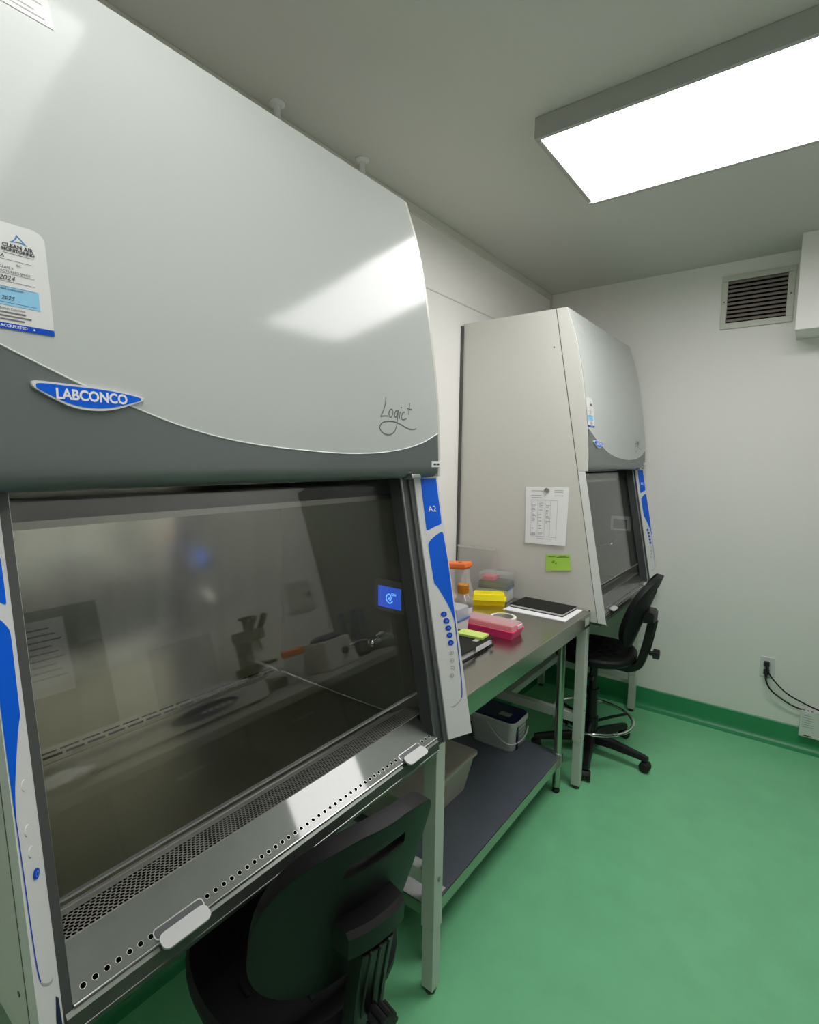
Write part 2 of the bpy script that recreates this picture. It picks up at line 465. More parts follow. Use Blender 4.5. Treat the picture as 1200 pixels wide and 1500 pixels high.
def cabinet(label, y0, y1, il, ir, lit_screen, drop):
    """y0,y1 outer sides; il, ir width (y) of the angled column faces"""
    W = y1 - y0
    root = thing('biosafety_cabinet', label, 'biosafety cabinet', (0.4, (y0 + y1) / 2, ZB))
    def B(mb, name, m, p=root, **k): return mb.build(name, m, p, world=True, **k)
    # --- shell
    side = [(0.012, ZB), (xs(ZB), ZB), (xs(ZT), ZT), (0.012, ZT)]
    for a, b in ((y0, y0 + 0.018), (y1 - 0.018, y1)):
        sp = B(MB().prism(side, 'y', a, b, 0.0015), 'side_panel', M_BODY)
        yo = a - 0.0008 if a == y0 else b + 0.0008
        for (x, z) in ((0.53, 2.135), (0.752, 0.905)):
            B(MB().cyl((x - 0.02, yo + (0.002 if a == y0 else -0.002), z), (x - 0.02, yo, z), 0.004, seg=10), 'screw', M_DARKG, sp)
    B(MB().prism([(0.012, ZT - 0.012), (xs(ZT), ZT - 0.012), (xs(ZT), ZT), (0.012, ZT)], 'y', y0 + 0.018, y1 - 0.018), 'top_panel', M_BODY)
    B(MB().box(0.001, 0.012, y0 - 0.013, y1 - 0.003, ZB, ZT - 0.012), 'back_panel_gap_shade', M_DARKG)  # back of the shell; dark tone and left overhang stand in for the shadow gap
    B(MB().box(0.03, 0.70, y0 + 0.019, y1 - 0.019, ZB, ZB + 0.008), 'base_pan', M_APRON)
    for a, b in ((y0 - 0.0005, y0 + 0.0005), (y1 - 0.0005, y1 + 0.0005)):
        B(MB().prism([(xs(ZB) - 0.0012, ZB), (xs(ZB) + 0.0012, ZB), (xs(ZT) + 0.0012, ZT), (xs(ZT) - 0.0012, ZT)], 'y', a, b), 'panel_seam', M_DARKG, smooth=False)
    # --- hood
    NY = 60
    def hood_solid(zlo, zhi, nz, m, name, roll=False):
        mb = MB(); vs = []; fs = []
        for j in range(NY + 1):
            u = j / NY; y = y0 + 0.0138 + (W - 0.0276) * u
            a, b = zlo(u), zhi(u)
            for k in range(nz + 1):
                if roll:
                    zz = a + (b - a) * (k / nz) ** 1.8
                else:
                    zz = a + (b - a) * k / nz
                vs.append((hx(zz), y, zz))
            for k in range(nz, -1, -1):
                zz = a + (b - a) * ((k / nz) ** 1.8 if roll else k / nz)
                vs.append((min(hx(zz) - 0.004, xs(zz) + 0.002), y, zz))
        n = 2 * (nz + 1)
        for j in range(NY):
            for k in range(n):
                k2 = (k + 1) % n
                fs.append((j * n + k, j * n + k2, (j + 1) * n + k2, (j + 1) * n + k))
        fs.append(tuple(range(n))); fs.append(tuple(reversed(range(NY * n, NY * n + n))))
        mb.faces(vs, fs)
        return B(mb, name, m, norm=True)
    for a, b in ((y0, y0 + 0.0105), (y1 - 0.0105, y1)):
        zz = [ZH + 0.004 + (ZT - ZH - 0.004) * i / 30 for i in range(31)]
        pr = [(hx(max(z, 1.585)) - 0.0015, z) for z in zz] + [(xs(z) + 0.0014, z) for z in reversed(zz)]
        B(MB().prism(pr, 'y', a, b, 0.001), 'hood_cheek', M_BODY)
    B(MB().prism([(xs(1.6) - 0.01, 1.6), (xs(2.3) - 0.01, 2.3), (xs(2.3) + 0.02, 2.3), (xs(1.6) + 0.02, 1.6)], 'y', y0 + 0.011, y0 + 0.0122), 'seam_gasket', M_DARKG)
    B(MB().prism([(xs(1.6) - 0.01, 1.6), (xs(2.3) - 0.01, 2.3), (xs(2.3) + 0.02, 2.3), (xs(1.6) + 0.02, 1.6)], 'y', y1 - 0.0122, y1 - 0.011), 'seam_gasket', M_DARKG)
    hood = hood_solid(curve, lambda u: ZT, 40, M_HOOD, 'hood')
    hood_solid(lambda u: ZH, lambda u: curve(u) - 0.0006, 18, M_BAND, 'lower_band', roll=True)
    # thin light bead along the edge of the band
    mb = MB()
    mb.tube([(hx(curve(j / NY)) + 0.0002, y0 + 0.0142 + (W - 0.0284) * j / NY, curve(j / NY)) for j in range(NY + 1)], 0.0014, 6)
    B(mb, 'band_bead', M_WHITE)
    # --- badge: bent lens shape with white rim, blue field and lettering
    bx, bz = y0 + 0.145 if W > 1.05 else y0 + 0.138, 1.688
    lens = smooth2d([(-0.072, 0.008), (-0.066, 0.0125), (-0.03, 0.0125), (0.02, 0.0115), (0.066, 0.0055), (0.073, 0.001), (0.066, -0.004), (0.03, -0.0175), (0.0, -0.0215), (-0.03, -0.0175), (-0.066, 0.0005)], 5, True)
    bl, brz = [], None
    mb = MB(); outl = [(bx + p[0], bz + p[1] * 1.0) for p in lens]
    rings = []
    for off, sc in ((0.0, 1.0), (0.004, 1.0), (0.0052, 0.985)):
        rings.append([(hx(bz + (z - bz) * sc) + off, bx + (y - bx) * sc, bz + (z - bz) * sc) for y, z in outl])
    mb.loft(rings)
    badge = B(mb, 'badge', M_WHITE)
    mb = MB(); sc = 0.87
    inner = [(bx + (y - bx) * 0.93, bz - 0.002 + (z - bz + 0.002) * 0.80) for y, z in outl]
    mb.loft([[(hx(z) + 0.0052, y, z) for y, z in inner], [(hx(z) + 0.0058, y, z) for y, z in inner]])
    B(mb, 'badge_field', M_BLUE, badge)
    mb = MB()
    decal(mb, text2d('LABCONCO', 0.0185, bold=0.0006, sp=0.98), lambda u, v: (hx(bz - 0.003 + v) + 0.0064, bx + 0.001 + u * 0.92, bz - 0.0025 + v * 1.05))
    B(mb, 'badge_lettering', M_WINK, badge)
    # --- handwritten word mark
    lx, lz = y1 - 0.259, 1.660                           # maps drawing units onto the hood
    def lg(u, v): return (hx(lz + v) + 0.0006, lx + u, lz + v)
    k = 0.0205 / 100
    def S(pts, w=0.0016, cl=False):
        q = smooth2d(pts, 8, cl)
        return stroke2d([((x - 135) * k * 1.22, (470 - y) * k * 1.22) for x, y in q], w * 1.5, cl)
    mb = MB()
    for st, w in (([(252, 105), (238, 170), (200, 240), (158, 300)], .002), ([(158, 300), (200, 288), (268, 284)], .0018),
                  ([(330, 215), (300, 225), (284, 262), (292, 292), (318, 290), (344, 255), (345, 222), (322, 212)], .0017),
                  ([(420, 222), (388, 232), (370, 265), (376, 285), (395, 282), (425, 240), (430, 218), (415, 290), (398, 360), (360, 425), (300, 458), (240, 462), (175, 445), (138, 405), (165, 362), (240, 337), (330, 333), (430, 345), (540, 378), (620, 393), (700, 388), (722, 380)], .002),
                  ([(464, 228), (452, 262), (444, 300)], .0018), ([(476, 186), (484, 184), (488, 192)], .0022),
                  ([(535, 228), (505, 236), (484, 268), (486, 298), (515, 304), (560, 288)], .0018),
                  ([(628, 130), (614, 190), (600, 248)], .0019), ([(578, 185), (620, 190), (662, 192)], .0019)):
        decal(mb, S(st, w), lg)
    B(mb, 'script_mark', M_GREYINK, hood)
    # --- asset tag on the band
    mb = MB(); ay0, ay1 = y1 - 0.046, y1 - 0.003
    decal(mb, rect2d(ay0, ay1, 1.583, 1.598), lambda y, z: (hx(z) + 0.0008, y, z))
    tg = B(mb, 'asset_tag', M_PAPER)
    mb = MB()
    for q0, q1 in ((0.20, 0.46), (0.50, 0.56), (0.60, 0.84)):
        decal(mb, rect2d(ay0 + (ay1 - ay0) * q0, ay0 + (ay1 - ay0) * q1, 1.588, 1.593), lambda y, z: (hx(z) + 0.0013, y, z))
    B(mb, 'tag_print', M_INK, tg)
    # --- certification sticker
    sy0, sy1, sz0, sz1 = y0 + 0.004, y0 + 0.099, 1.762, 1.898
    def hs(off): return lambda y, z: (hx(z) + off, y, z)
    def dense(poly, n=10):                               # cut into strips so it follows the bulge
        return poly
    mb = MB()
    for i in range(12):
        za, zb = sz0 + (sz1 - sz0) * i / 12, sz0 + (sz1 - sz0) * (i + 1) / 12
        def half(z):
            r = 0.014
            ins = 0
            if z > sz1 - r: ins = r - math.sqrt(max(0, r * r - (z - sz1 + r) ** 2))
            return sy0 + ins, sy1 - ins
        m_ = 4 if i == 11 else 1
        for q in range(m_):
            a = za + (zb - za) * q / m_; b = za + (zb - za) * (q + 1) / m_
            (l0, r0), (l1, r1) = half(a), half(b)
            mb.faces([hs(0.0010)(l0, a), hs(0.0010)(r0, a), hs(0.0010)(r1, b), hs(0.0010)(l1, b)], [(0, 1, 2, 3)])
    st = B(mb, 'certification_sticker', M_WHITE, smooth=False)
    mb = MB(); decal(mb, rect2d(sy0, sy1, sz0, sz0 + 0.0075), hs(0.0014)); B(mb, 'blue_stripe', M_BLUE2, st)
    mb = MB(); decal(mb, rect2d(sy0 + 0.006, sy1 - 0.014, sz0 + 0.030, sz0 + 0.054), hs(0.0014)); B(mb, 'date_panel', mat('sky blue print', rgb(140, 200, 232), 0.5), st)
    mb = MB(); ty = sy1 - 0.032
    tri = [(ty, sz1 - 0.012), (ty + 0.011, sz1 - 0.0245), (ty + 0.002, sz1 - 0.022), (ty - 0.009, sz1 - 0.0245), (ty - 0.003, sz1 - 0.0195)]
    tri_in = [(ty + 0.0005, sz1 - 0.016), (ty + 0.0055, sz1 - 0.0215), (ty - 0.004, sz1 - 0.0222), (ty - 0.001, sz1 - 0.0195)]
    decal(mb, fan(tri), hs(0.0014)); tr = B(mb, 'logo', mat('steel blue print', rgb(70, 130, 180), 0.5), st)
    mb = MB(); decal(mb, fan(tri_in), hs(0.0017)); B(mb, 'logo_centre', M_WHITE, st)
    mb = MB()
    def tx(s, size, y, z, al='CENTER', b=0.0, sh=0.0):
        decal(mb, text2d(s, size, al, sh, b), lambda u, v: (hx(z + v) + 0.0018, y + u, z + v))
    def ln(a, b, z): decal(mb, rect2d(a, b, z, z + 0.0005), hs(0.0015))
    tx('CLEAN AIR', 0.0068, ty, sz1 - 0.029, b=0.0002); tx('MONITORING', 0.0056, ty, sz1 - 0.0345, b=0.0002)
    ln(ty - 0.017, ty + 0.017, sz1 - 0.0392)
    tx('SA', 0.007, sy0 + 0.043, sz1 - 0.0435, sh=0.3)
    tx('BC', 0.0042, sy0 + 0.062, sz1 - 0.053); tx('CLASS II', 0.0042, sy0 + 0.048, sz1 - 0.058)
    tx('MANUFACTURERS SPECS', 0.0042, sy0 + 0.05, sz1 - 0.063)
    tx('2024', 0.0085, sy0 + 0.047, sz1 - 0.0715, sh=0.3)
    tx('Recommended Inspection', 0.0042, sy0 + 0.042, sz0 + 0.0505); tx('Date', 0.0042, sy0 + 0.026, sz0 + 0.0455)
    tx('2025', 0.007, sy0 + 0.046, sz0 + 0.039, sh=0.3); ln(sy0 + 0.02, sy1 - 0.018, sz0 + 0.033)
    tx('British Columbia', 0.0040, sy0 + 0.05, sz0 + 0.0255)
    B(mb, 'sticker_print', M_INK, st)
    mb = MB()
    for q in (0.048, 0.066, 0.076, 0.083): ln(sy0 + 0.006, sy1 - 0.017, sz1 - q)
    for q, a_, b_ in ((0.020, 0.034, 0.064), (0.0155, 0.03, 0.07), (0.0112, 0.036, 0.062)):
        decal(mb, rect2d(sy0 + a_, sy0 + b_, sz0 + q, sz0 + q + 0.0018), hs(0.0015))
    B(mb, 'sticker_rules', M_GREYINK, st)
    mb = MB(); decal(mb, text2d('ACCREDITED', 0.0048, bold=0.0001), lambda u, v: (hx(sz0 + 0.0038) + 0.0018, sy0 + 0.05 + u, sz0 + 0.0038 + v))
    decal(mb, fan(ell2d(sy0 + 0.072, sz0 + 0.0038, 0.0011, 0.0011, 8)), hs(0.0018))
    B(mb, 'stripe_lettering', M_WINK, st)
    # --- faint translucent label near the top
    mb = MB(); fy0, fy1 = y0 + 0.05, y0 + 0.148
    for i in range(4):
        a, b = 2.205 + 0.012 * i, 2.217 + 0.012 * i
        mb.faces([hs(0.0008)(fy0, a), hs(0.0008)(fy1, a), hs(0.0008)(fy1, b), hs(0.0008)(fy0, b)], [(0, 1, 2, 3)])
    fl = B(mb, 'instruction_label', mat('pale label film', rgb(200, 203, 199), 0.2), smooth=False)
    mb = MB()
    for i in range(5):
        decal(mb, rect2d(fy0 + 0.03 - 0.004 * (i % 2), fy1 - 0.01 - 0.012 * (i % 3), 2.213 + 0.0075 * i, 2.2145 + 0.0075 * i), hs(0.0012))
    B(mb, 'label_print', mat('faint grey ink', rgb(178, 181, 177), 0.5) if 'faint grey ink' not in MATS else MATS['faint grey ink'], fl)
    # --- angled side columns with blue graphics
    def column(outer, inner, mirrored):
        zt, zb_ = 1.556, ZB
        sg = 1 if outer > inner else -1
        def face(s, z, off=0.0):
            xi, xo = xc(z) - 0.03, xc(z)
            y = inner + (outer - inner) * s; x = xi + (xo - xi) * s
            n = Vector((abs(outer - inner), -sg * 0.03)).normalized()
            return (x + n.x * off, y + n.y * off, z)
        rings = []
        for z in (zt, 1.3, 1.1, zb_):
            xi, xo = xc(z) - 0.03, xc(z)
            r = [(xs(z) + 0.001, outer, z), (xo - 0.0006, outer, z), (xo, outer, z), (xi, inner, z), (xi - 0.001, inner, z), (xs(z) - 0.035, inner, z), (xs(z) - 0.035, outer - sg * 0.02, z), (xs(z) + 0.001, outer - sg * 0.02, z)]
            rings.append(r)
        c = B(MB().loft(rings), 'control_column', M_WHITE)
        def D(poly, m, name, off=0.0006, thick=None):
            mb = MB(); decal(mb, fan(poly), lambda s, z: face(s, z, off)); return B(mb, name, m, c, smooth=False)
        top = 1.552
        pts = [(0.27, top), (0.93, top), (0.915, 1.44), (0.90, 1.428), (0.83, 1.4245), (0.6, 1.42), (0.4, 1.414), (0.28, 1.411), (0.245, 1.4125), (0.235, 1.42)]
        D(pts, M_BLUE, 'blue_upper_panel')
        right_ = smooth2d([(0.80, 1.4035), (0.86, 1.4048), (0.905, 1.402), (0.93, 1.390), (0.955, 1.34), (0.963, 1.28), (0.957, 1.22), (0.94, 1.165)], 4)
        left_ = smooth2d([(0.905, 1.150), (0.865, 1.172), (0.80, 1.190), (0.69, 1.210), (0.56, 1.231), (0.43, 1.250), (0.33, 1.262), (0.265, 1.267)], 4) + smooth2d([(0.258, 1.272), (0.248, 1.29), (0.232, 1.33), (0.224, 1.362), (0.235, 1.374), (0.30, 1.3815), (0.5, 1.3925), (0.70, 1.4003), (0.79, 1.4030)], 3)
        D(right_ + left_, M_BLUE, 'blue_lower_panel')
        mb = MB()
        lnp = smooth2d([(0.93, 1.17), (0.912, 1.14), (0.895, 1.10), (0.88, 1.06), (0.865, 1.02), (0.84, 0.985), (0.80, 0.962), (0.76, 0.952)], 6)
        mb.faces([face(s + d, z, 0.0007) for s, z in lnp for d in (-0.018, 0.018)], [(2 * q, 2 * q + 1, 2 * q + 3, 2 * q + 2) for q in range(len(lnp) - 1)])
        B(mb, 'blue_line', M_BLUE2, c, smooth=False)
        mb = MB()
        decal(mb, stroke2d(smooth2d([(0.74, 0.9495), (0.62, 0.943), (0.5, 0.938), (0.35, 0.9345), (0.28, 0.937)], 5), 0.003), lambda s, z: face(s, z, 0.0007))
        B(mb, 'embossed_line', M_PALEINK, c, smooth=False)
        def ring(mb, s, z, a1, b1, a2, b2, off):
            o_, i_ = ell2d(s, z, a1, b1, 16), ell2d(s, z, a2, b2, 16)
            mb.faces([face(a, b, off) for a, b in o_ + i_], [(q, (q + 1) % 16, 16 + (q + 1) % 16, 16 + q) for q in range(16)])
        if not mirrored:
            for i, (s, z) in enumerate(((0.484, 1.183), (0.553, 1.164), (0.594, 1.144), (0.608, 1.125), (0.615, 1.104))):
                mb = MB(); e = ell2d(s, z, 0.125, 0.0072, 20)
                mb.loft([[face(a, b, 0.0004) for a, b in e], [face(a, b, 0.0016) for a, b in e], [face(s + (a - s) * .85, z + (b - z) * .85, 0.002) for a, b in e]])
                bt = B(mb, 'button', M_BLUE2, c)
                mb = MB(); ring(mb, s, z, 0.045, 0.0027, 0.030, 0.0018, 0.0024)
                decal(mb, rect2d(s - 0.007, s + 0.007, z, z + 0.0036), lambda a, b: face(a, b, 0.0024))
                B(mb, 'button_symbol', mat('pale blue ink', rgb(120, 170, 225), 0.5) if 'pale blue ink' not in MATS else MATS['pale blue ink'], bt, smooth=False)
            mb = MB()
            for s, z in ((0.595, 1.077), (0.57, 1.056), (0.547, 1.036), (0.48, 1.017)):
                ring(mb, s, z, 0.085, 0.0056, 0.068, 0.0045, 0.0008)
                decal(mb, fan(ell2d(s - 0.01, z, 0.028, 0.002, 10)), lambda a, b: face(a, b, 0.0008))
            B(mb, 'indicator_symbols', mat('soft grey ink', rgb(140, 142, 144), 0.6) if 'soft grey ink' not in MATS else MATS['soft grey ink'], c, smooth=False)
            mb = MB(); decal(mb, text2d('A2', 0.022, bold=0.0002), lambda u, v: face(0.59 + u * 13, 1.468 + v, 0.0012))
            B(mb, 'grade_mark', M_WINK, c, smooth=False)
        else:
            mb = MB(); e = ell2d(0.42, 1.073, 0.12, 0.0062, 20)
            mb.loft([[face(a, b, 0.0004) for a, b in e], [face(a, b, 0.0018) for a, b in e]])
            bt = B(mb, 'button', M_BLUE2, c)
            mb = MB(); ring(mb, 0.42, 1.073, 0.07, 0.0036, 0.05, 0.0026, 0.0024)
            B(mb, 'button_symbol', MATS['pale blue ink'], bt, smooth=False)
            for s, z in ((0.45, 1.185), (0.54, 1.131), (0.5, 1.103)):
                mb = MB(); e = ell2d(s, z, 0.12, 0.007, 20)
                mb.loft([[face(a, b, 0.0002) for a, b in e], [face(s + (a - s) * .9, z + (b - z) * .9, 0.0012) for a, b in e]])
                B(mb, 'embossed_button', M_WHITE, c)
            mb = MB(); decal(mb, text2d('ty', 0.012, 'RIGHT', bold=0.0001), lambda u, v: face(0.10 - u * 22, 1.473 + v, 0.0012))
            decal(mb, text2d('al', 0.012, 'RIGHT', bold=0.0001), lambda u, v: face(0.10 - u * 22, 1.458 + v, 0.0012))
            B(mb, 'column_lettering', M_WINK, c, smooth=False)
            D([(0.15, 0.905), (0.25, 0.912), (0.35, 0.885), (0.35, 0.857), (0.12, 0.857)], mat('dark navy film', rgb(14, 38, 66), 0.3) if 'dark navy film' not in MATS else MATS['dark navy film'], 'service_plate')
    column(y1 - 0.0, y1 - ir, False)
    if 'pale blue ink' not in MATS: mat('pale blue ink', rgb(120, 170, 225), 0.5)
    column(y0 + 0.0, y0 + il, True)
    # --- sash tracks beside the columns
    c0, c1 = y0 + 0.045, y1 - 0.075
    def track(a, b, e):
        rings = []
        for z in (1.556, ZB + 0.001):
            x = xc(z)
            rings.append([(x - 0.034, a, z), (x - 0.034, b, z), (x - 0.074, b, z), (x - 0.074, a, z)])
        tr = B(MB().loft(rings), 'sash_track', M_TRACK)
        rings = []
        for z in (1.556, 0.874):
            x = xc(z) - 0.0345
            rings.append([(x, e - 0.003, z), (x + 0.004, e - 0.003, z), (x + 0.004, e + 0.003, z), (x, e + 0.003, z)])
        B(MB().loft(rings), 'track_edge', M_ALU, tr)
        rings = []
        e2 = (a + b) / 2 + 0.004
        for z in (1.556, ZB + 0.003):
            x = xc(z) - 0.0345
            rings.append([(x, e2 - 0.003, z), (x + 0.006, e2 - 0.003, z), (x + 0.006, e2 + 0.008, z), (x, e2 + 0.008, z)])
        B(MB().loft(rings), 'track_groove', M_DARKG, tr)
        return tr
    ce = y1 - 0.125
    track(ce, y1 - 0.068, ce); track(y0 + 0.02, c0 - 0.001, c0 - 0.003)
    # --- sash glass, closed down onto the sill
    s0, s1 = c0 - 0.002, c1 + 0.002
    zt, zb_ = 1.556, 0.984
    rings = [[(xc(z) - 0.076, s0, z), (xc(z) - 0.076, s1, z), (xc(z) - 0.082, s1, z), (xc(z) - 0.082, s0, z)] for z in (zt, zb_)]
    sash = B(MB().loft(rings), 'sash', M_GLASS, smooth=False)
    rings = [[(xc(z) - 0.0755, s0, z), (xc(z) - 0.0755, s1, z), (xc(z) - 0.0825, s1, z), (xc(z) - 0.0825, s0, z)] for z in (zb_, zb_ - 0.003)]
    B(MB().loft(rings), 'sash_edge', MATS['sash edge'], sash, smooth=False)
    # --- work chamber
    zf = 0.868
    B(MB().box(0.093, 0.105, c0, c1, zf, 1.56), 'chamber_back', M_STEEL_BACK, smooth=False)
    mb = MB()
    n = 14; ya, yb = c0 + 0.176, c1 - 0.042
    for rw, (z, h) in enumerate(((0.896, 0.0035), (0.884, 0.0055))):
        for i in range(n):
            a = ya + (yb - ya) * i / n + rw * 0.012
            mb.box(0.1048, 0.1056, a, a + (yb - ya) / n - 0.008, z - h / 2, z + h / 2)
    B(mb, 'exhaust_slots', M_HOLE, smooth=False)
    for a, b in ((c0 - 0.006, c0), (c1, c1 + 0.006)):
        B(MB().prism([(0.105, zf), (xc(zf) - 0.098, zf), (xc(1.5) - 0.098, 1.5), (0.105, 1.5)], 'y', a, b), 'chamber_side', M_STEEL_SIDE, smooth=False)
    B(MB().box(0.105, xc(1.5) - 0.10, c0, c1, 1.494, 1.506), 'chamber_ceiling', M_STEEL_SIDE, smooth=False)
    w = B(MB().box(0.106, 0.586, c0 + 0.004, c1 - 0.004, zf - 0.006, zf), 'work_surface', M_STEEL_FLOOR, smooth=False)
    B(MB().box(0.583, 0.590, c0 + 0.004, c1 - 0.004, zf - 0.006, zf + 0.004, 0.002), 'front_lip', M_SILL, w)
    for yy in (c0 + 0.008, c1 - 0.012):
        mb = MB(); mb.tube(smooth2d([(0.116, yy, zf), (0.12, yy, zf + 0.006), (0.14, yy, zf + 0.008), (0.4, yy, zf + 0.008), (0.57, yy, zf + 0.010), (0.588, yy, zf + 0.009), (0.593, yy, zf - 0.002)], 4), 0.0042, 8)
        B(mb, 'chamber_rail', M_CHROME)
    # --- front air inlet: perforated grille (hexagonal perforation) and a tilted sill with a row of round holes
    gx0, gz0, gx1, gz1 = 0.645, 0.905, 0.712, 0.918
    def G(x): return gz0 + (gz1 - gz0) * (x - gx0) / (gx1 - gx0)
    pit = 0.0081; hr = 0.0034
    mb = MB(); vs = []; fs = []
    nr = int((gx1 - gx0) / (pit * 0.866)); ncol = int((c1 - c0 - 0.010) / pit)
    for rw in range(nr):
        for cc in range(ncol):
            cx = gx0 + pit * 0.5 + rw * pit * 0.866; cy = c0 + 0.006 + cc * pit + (pit / 2 if rw % 2 else 0)
            b0 = len(vs)
            for ro in (pit / math.sqrt(3), hr):
                for q in range(6):
                    a = R(60 * q); x = cx + ro * math.cos(a)
                    vs.append((x, cy + ro * math.sin(a), G(x)))
            for q in range(6):
                q2 = (q + 1) % 6
                fs.append((b0 + q, b0 + q2, b0 + 6 + q2, b0 + 6 + q))
    mb.faces(vs, fs)
    ge = gx0 + pit * 0.5 + (nr - 1) * pit * 0.866
    def strip_(m_, x0_, z0_, x1_, z1_, a=c0, b=c1): m_.faces([(x0_, a, z0_), (x1_, a, z1_), (x1_, b, z1_), (x0_, b, z0_)], [(0, 1, 2, 3)])
    strip_(mb, 0.588, 0.868, gx0 + 0.001, G(gx0 + 0.001) + 0.0002)
    strip_(mb, ge + 0.003, G(ge + 0.003) + 0.0002, gx1, gz1)
    B(mb, 'perforated_grille', M_GRILLE, smooth=False)
    B(MB().box(0.60, 0.77, c0, c1, ZB + 0.004, ZB + 0.008), 'drain_tray', M_HOLE, smooth=False)
    ex, ez = 0.7805, 0.8795                              # sill edge
    sdx, sdz = (ex - gx1), (ez - gz1); SL = math.hypot(sdx, sdz); sdx /= SL; sdz /= SL
    def SP(d, y, o=0.0): return (gx1 + sdx * d - sdz * o, y, gz1 + sdz * d + sdx * o)
    hp = 0.0155; hrr = 0.0036; dh = SL - 0.0155; n0 = int((ce - c0 - 0.004) / hp)
    ys = (c0 + ce) / 2 - n0 * hp / 2
    mb = MB(); vs = []; fs = []
    def quad(d0, d1, a, b): mb.faces([SP(d0, a), SP(d1, a), SP(d1, b), SP(d0, b)], [(0, 1, 2, 3)])
    quad(0, dh - hp / 2, c0, ce); quad(dh + hp / 2, SL, c0, ce)
    quad(dh - hp / 2, dh + hp / 2, c0, ys); quad(dh - hp / 2, dh + hp / 2, ys + n0 * hp, ce)
    rim = MB()
    for i in range(n0):
        cy = ys + (i + 0.5) * hp; b0 = len(vs)
        for q in range(16):
            a = R(45 + 22.5 * q); ca, sa = math.cos(a), math.sin(a); m_ = max(abs(ca), abs(sa))
            vs.append(SP(dh + ca / m_ * hp / 2, cy + sa / m_ * hp / 2))
        for q in range(16):
            a = R(45 + 22.5 * q); vs.append(SP(dh + hrr * math.cos(a), cy + hrr * math.sin(a)))
        for q in range(16):
            q2 = (q + 1) % 16; fs.append((b0 + q, b0 + q2, b0 + 16 + q2, b0 + 16 + q))
        decal(rim, stroke2d([(dh + (hrr + 0.0004) * math.cos(R(30 * q)), cy + (hrr + 0.0004) * math.sin(R(30 * q))) for q in range(12)], 0.0005, True), lambda d, y: SP(d, y, 0.0004))
    mb.faces(vs, fs)
    sill = B(mb, 'sill', M_SILL2, smooth=False)
    B(rim, 'hole_rims', M_SILL, sill, smooth=False)
    B(MB().tube([(ex, c0, ez), (ex, ce, ez)], 0.0022, 8), 'sill_edge', M_ALU, sill)
    for ca in (y0 + 0.198, y1 - 0.228):
        mb = MB(); pl = rrect(-0.039, 0.039, -0.013, 0.013, 0.010)
        ang = R(20)
        f = lambda u, v, o: (0.788 + v * math.cos(ang) + o * math.sin(ang), ca + u, 0.8815 - v * math.sin(ang) + o * math.cos(ang))
        mb.loft([[f(u, v, 0.0) for u, v in pl], [f(u, v, 0.004) for u, v in pl]])
        hd = B(mb, 'sill_handle', M_PALEALU)
        mb = MB(); q = rrect(-0.040, 0.040, SL - 0.020, SL - 0.004, 0.006)
        decal(mb, stroke2d([(x, u) for u, x in q], 0.0018, True), lambda d, u: SP(d, ca + u, 0.0012))
        B(mb, 'handle_rim', M_ALU, hd, smooth=False)
        mb = MB(); decal(mb, fan([(x, u) for u, x in q]), lambda d, u: SP(d, ca + u, 0.0008))
        B(mb, 'handle_recess', M_TRACK, hd, smooth=False)
    # apron under the sill
    ap = [(0.779, 0.877), (0.786, 0.872), (0.789, 0.850), (0.778, 0.832), (0.726, 0.832), (0.726, 0.852), (0.768, 0.852), (0.772, 0.870)]
    B(MB().prism(ap, 'y', c0 - 0.01, ce), 'front_apron', M_APRON, smooth=False)
    B(MB().cyl((0.7885, c0, 0.8505), (0.7885, ce, 0.8505), 0.0018, seg=6), 'apron_seam', M_ALU)
    # small clip under the hood at the head of the right track
    B(MB().prism([(0.672, 1.551), (0.700, 1.556), (0.697, 1.566), (0.672, 1.560)], 'y', ce - 0.012, ce + 0.026, 0.002), 'hood_clip', M_ALU)
    # --- display, socket and service valve on the right chamber wall
    yl = c1 - 0.0015
    fr = rrect(0.527, 0.652, 1.172, 1.262, 0.004)
    ds = B(MB().prism(fr, 'y', yl - 0.008, yl + 0.001, 0.001), 'display', MATS['display bezel'] if lit_screen else M_WHITE)
    scr = mat('lit blue screen', rgb(20, 40, 150), 0.3, emit=(rgb(48, 88, 200), 0.75)) if lit_screen else mat('unlit screen', rgb(120, 124, 122), 0.3)
    B(MB().box(0.543, 0.626, yl - 0.0088, yl - 0.007, 1.183, 1.243), 'screen', scr, ds, smooth=False)
    if lit_screen:
        mb = MB()
        decal(mb, stroke2d(smooth2d([(0.634, 1.226), (0.625, 1.218), (0.615, 1.222), (0.610, 1.232), (0.615, 1.242), (0.624, 1.244), (0.626, 1.236), (0.618, 1.231)], 5), 0.003), lambda x, z: (x - 0.037, yl - 0.0093, z - 0.021))
        decal(mb, stroke2d([(0.618, 1.232), (0.624, 1.224), (0.632, 1.238)], 0.0028), lambda x, z: (x - 0.037, yl - 0.0093, z - 0.021))
        decal(mb, text2d('ON', 0.011, bold=0.0003), lambda u, v: (0.600 + u, yl - 0.0093, 1.223 + v))
        B(mb, 'screen_symbol', mat('lit symbol', rgb(150, 210, 255), 0.4, emit=(rgb(120, 190, 255), 0.9)), ds, smooth=False)
    mb = MB(); mb.box(0.652, 0.655, yl - 0.010, yl, 1.170, 1.264, 0.001); mb.sphere((0.653, yl - 0.010, 1.262), 0.004, seg=8)
    B(mb, 'bezel_trim', M_CHROME, ds)
    so = B(MB().box(0.622, 0.652, yl - 0.006, yl, 1.312, 1.340, 0.002), 'chamber_socket', M_ALU)
    B(MB().box(0.629, 0.645, yl - 0.0066, yl - 0.0058, 1.318, 1.334), 'socket_hole', M_HOLE, so, smooth=False)
    mb = MB()
    mb.cyl((0.545, yl, 1.08), (0.545, yl - 0.03, 1.08), 0.011, seg=16)
